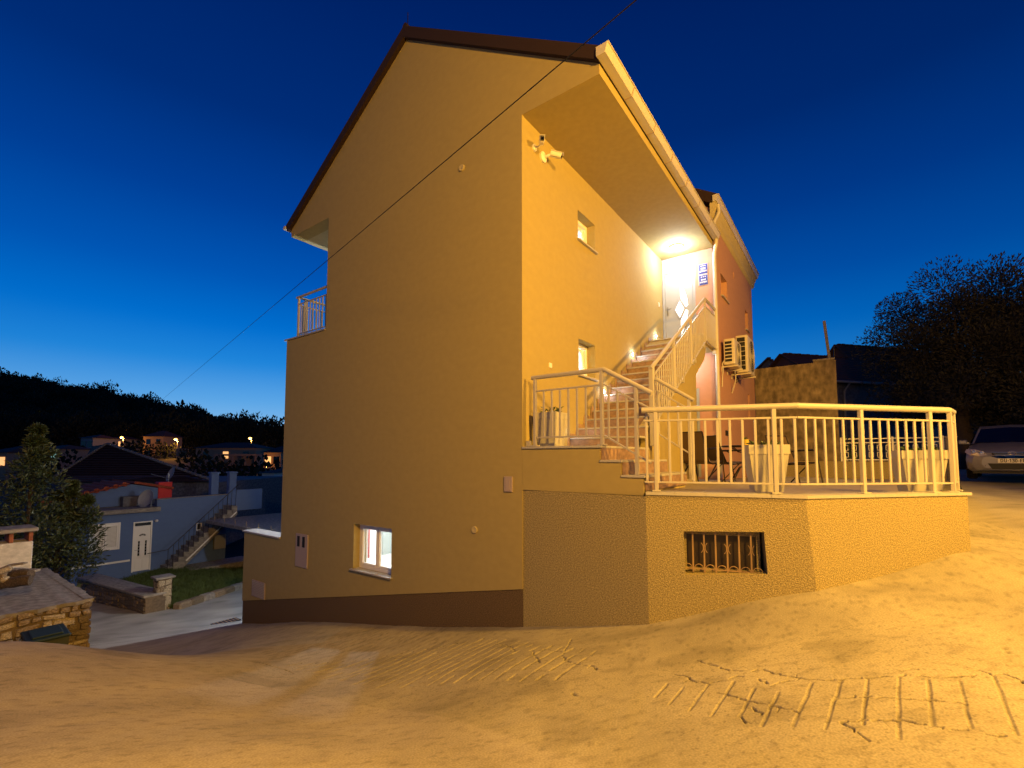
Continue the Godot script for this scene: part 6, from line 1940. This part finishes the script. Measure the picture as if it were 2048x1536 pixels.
func make_cable() -> void:
	var t := thing("overhead_cable", "dark overhead cable crossing the sky before the gable", "cable", Transform3D(), at(1272, 0, 4.2))
	var a := at(1310, -32, 3.0)
	var b := at(250, 862, 104.0)
	var m := MB.new()
	var pts := []
	for i in 41:
		var s := i / 40.0
		var w := 1.0 / lerpf(1.0 / 3.0, 1.0 / 104.0, s)   # even steps along the view, so that near lengths stay smooth
		var f := (w - 3.0) / 101.0
		pts.append(a.lerp(b, f))
	m.tube(pts, 0.0052, 6)
	part(t, "wire", m, M.cable)

func sky_image() -> Image:
	var w := 512
	var h := 256
	var im := Image.create(w, h, false, Image.FORMAT_RGBF)
	var stops := [[0.0, 150, 195, 235], [3.0, 130, 186, 234], [6.0, 92, 166, 230], [10.0, 32, 134, 219], [14.0, 0, 110, 206], [19.0, 0, 86, 181], [26.0, 0, 63, 151], [34.0, 0, 45, 120], [48.0, 0, 30, 95], [90.0, 0, 17, 62]]
	for j in h:
		var e := 90.0 - 180.0 * (j + 0.5) / h
		var c := Color(0.01, 0.02, 0.05)
		if e >= 0.0:
			for k in stops.size() - 1:
				if e >= stops[k][0] and e <= stops[k + 1][0]:
					var f: float = (e - stops[k][0]) / (stops[k + 1][0] - stops[k][0])
					var a := Color8(stops[k][1], stops[k][2], stops[k][3]).srgb_to_linear()
					var b := Color8(stops[k + 1][1], stops[k + 1][2], stops[k + 1][3]).srgb_to_linear()
					c = a.lerp(b, f)
		for i in w:
			# the last daylight lies a little to one side of the view
			var az := (i + 0.5) / w * TAU
			var g := pow(0.5 + 0.5 * cos(az + 0.42), 1.3)
			var q := c * lerpf(0.34, 1.0, g)
			# away from it the pale rim gives way to the blue above
			var rim := clampf(1.0 - e / 12.0, 0.0, 1.0) * (1.0 - g) * 0.9
			q.r *= 1.0 - rim; q.g *= 1.0 - 0.45 * rim
			im.set_pixel(i, j, q)
	return im

func _ready() -> void:
	# camera
	var cam := Camera3D.new()
	cam.name = "camera"
	cam.projection = Camera3D.PROJECTION_FRUSTUM
	cam.near = 0.1
	cam.far = 1200.0
	cam.size = 0.1 * 1536.0 / FOCAL
	cam.frustum_offset = Vector2(0.0, 0.1 * (CENTRE.y - 768.0) / FOCAL)
	cam.position = EYE
	cam.rotation_degrees = Vector3(TILT, 0, 0)
	add_child(cam)
	cam.current = true
	# dusk sky
	var we := WorldEnvironment.new()
	we.name = "environment"
	var env := Environment.new()
	env.background_mode = Environment.BG_SKY
	var sk := Sky.new()
	var pm := PanoramaSkyMaterial.new()
	pm.panorama = ImageTexture.create_from_image(sky_image())
	sk.sky_material = pm
	env.sky = sk
	env.tonemap_mode = Environment.TONE_MAPPER_LINEAR
	env.tonemap_exposure = 1.0
	env.sdfgi_enabled = true
	env.ssao_enabled = true
	env.ssil_enabled = true
	we.environment = env
	add_child(we)

	var ya := deg_to_rad(36.1)
	var ax := Vector3(sin(ya), 0, -cos(ya))
	var az := Vector3(cos(ya), 0, sin(ya))
	HT = Transform3D(Basis(ax, Vector3.UP, az), Vector3(0.148, 0, -6.7))
	BT = Transform3D(Basis(ax, Vector3.UP, az), Vector3(-15.705, 0, -20.0))
	rng.seed = 1
	make_materials()
	lay_heights()
	make_street_lamp()
	make_fill_lamp()
	make_ground()
	make_land()
	make_house()
	make_pink()
	make_stairs()
	make_terrace()
	make_behind()
	make_left()
	make_blue()
	make_far()
	make_trees()
	make_terrace_things()
	make_car()
	make_cable()
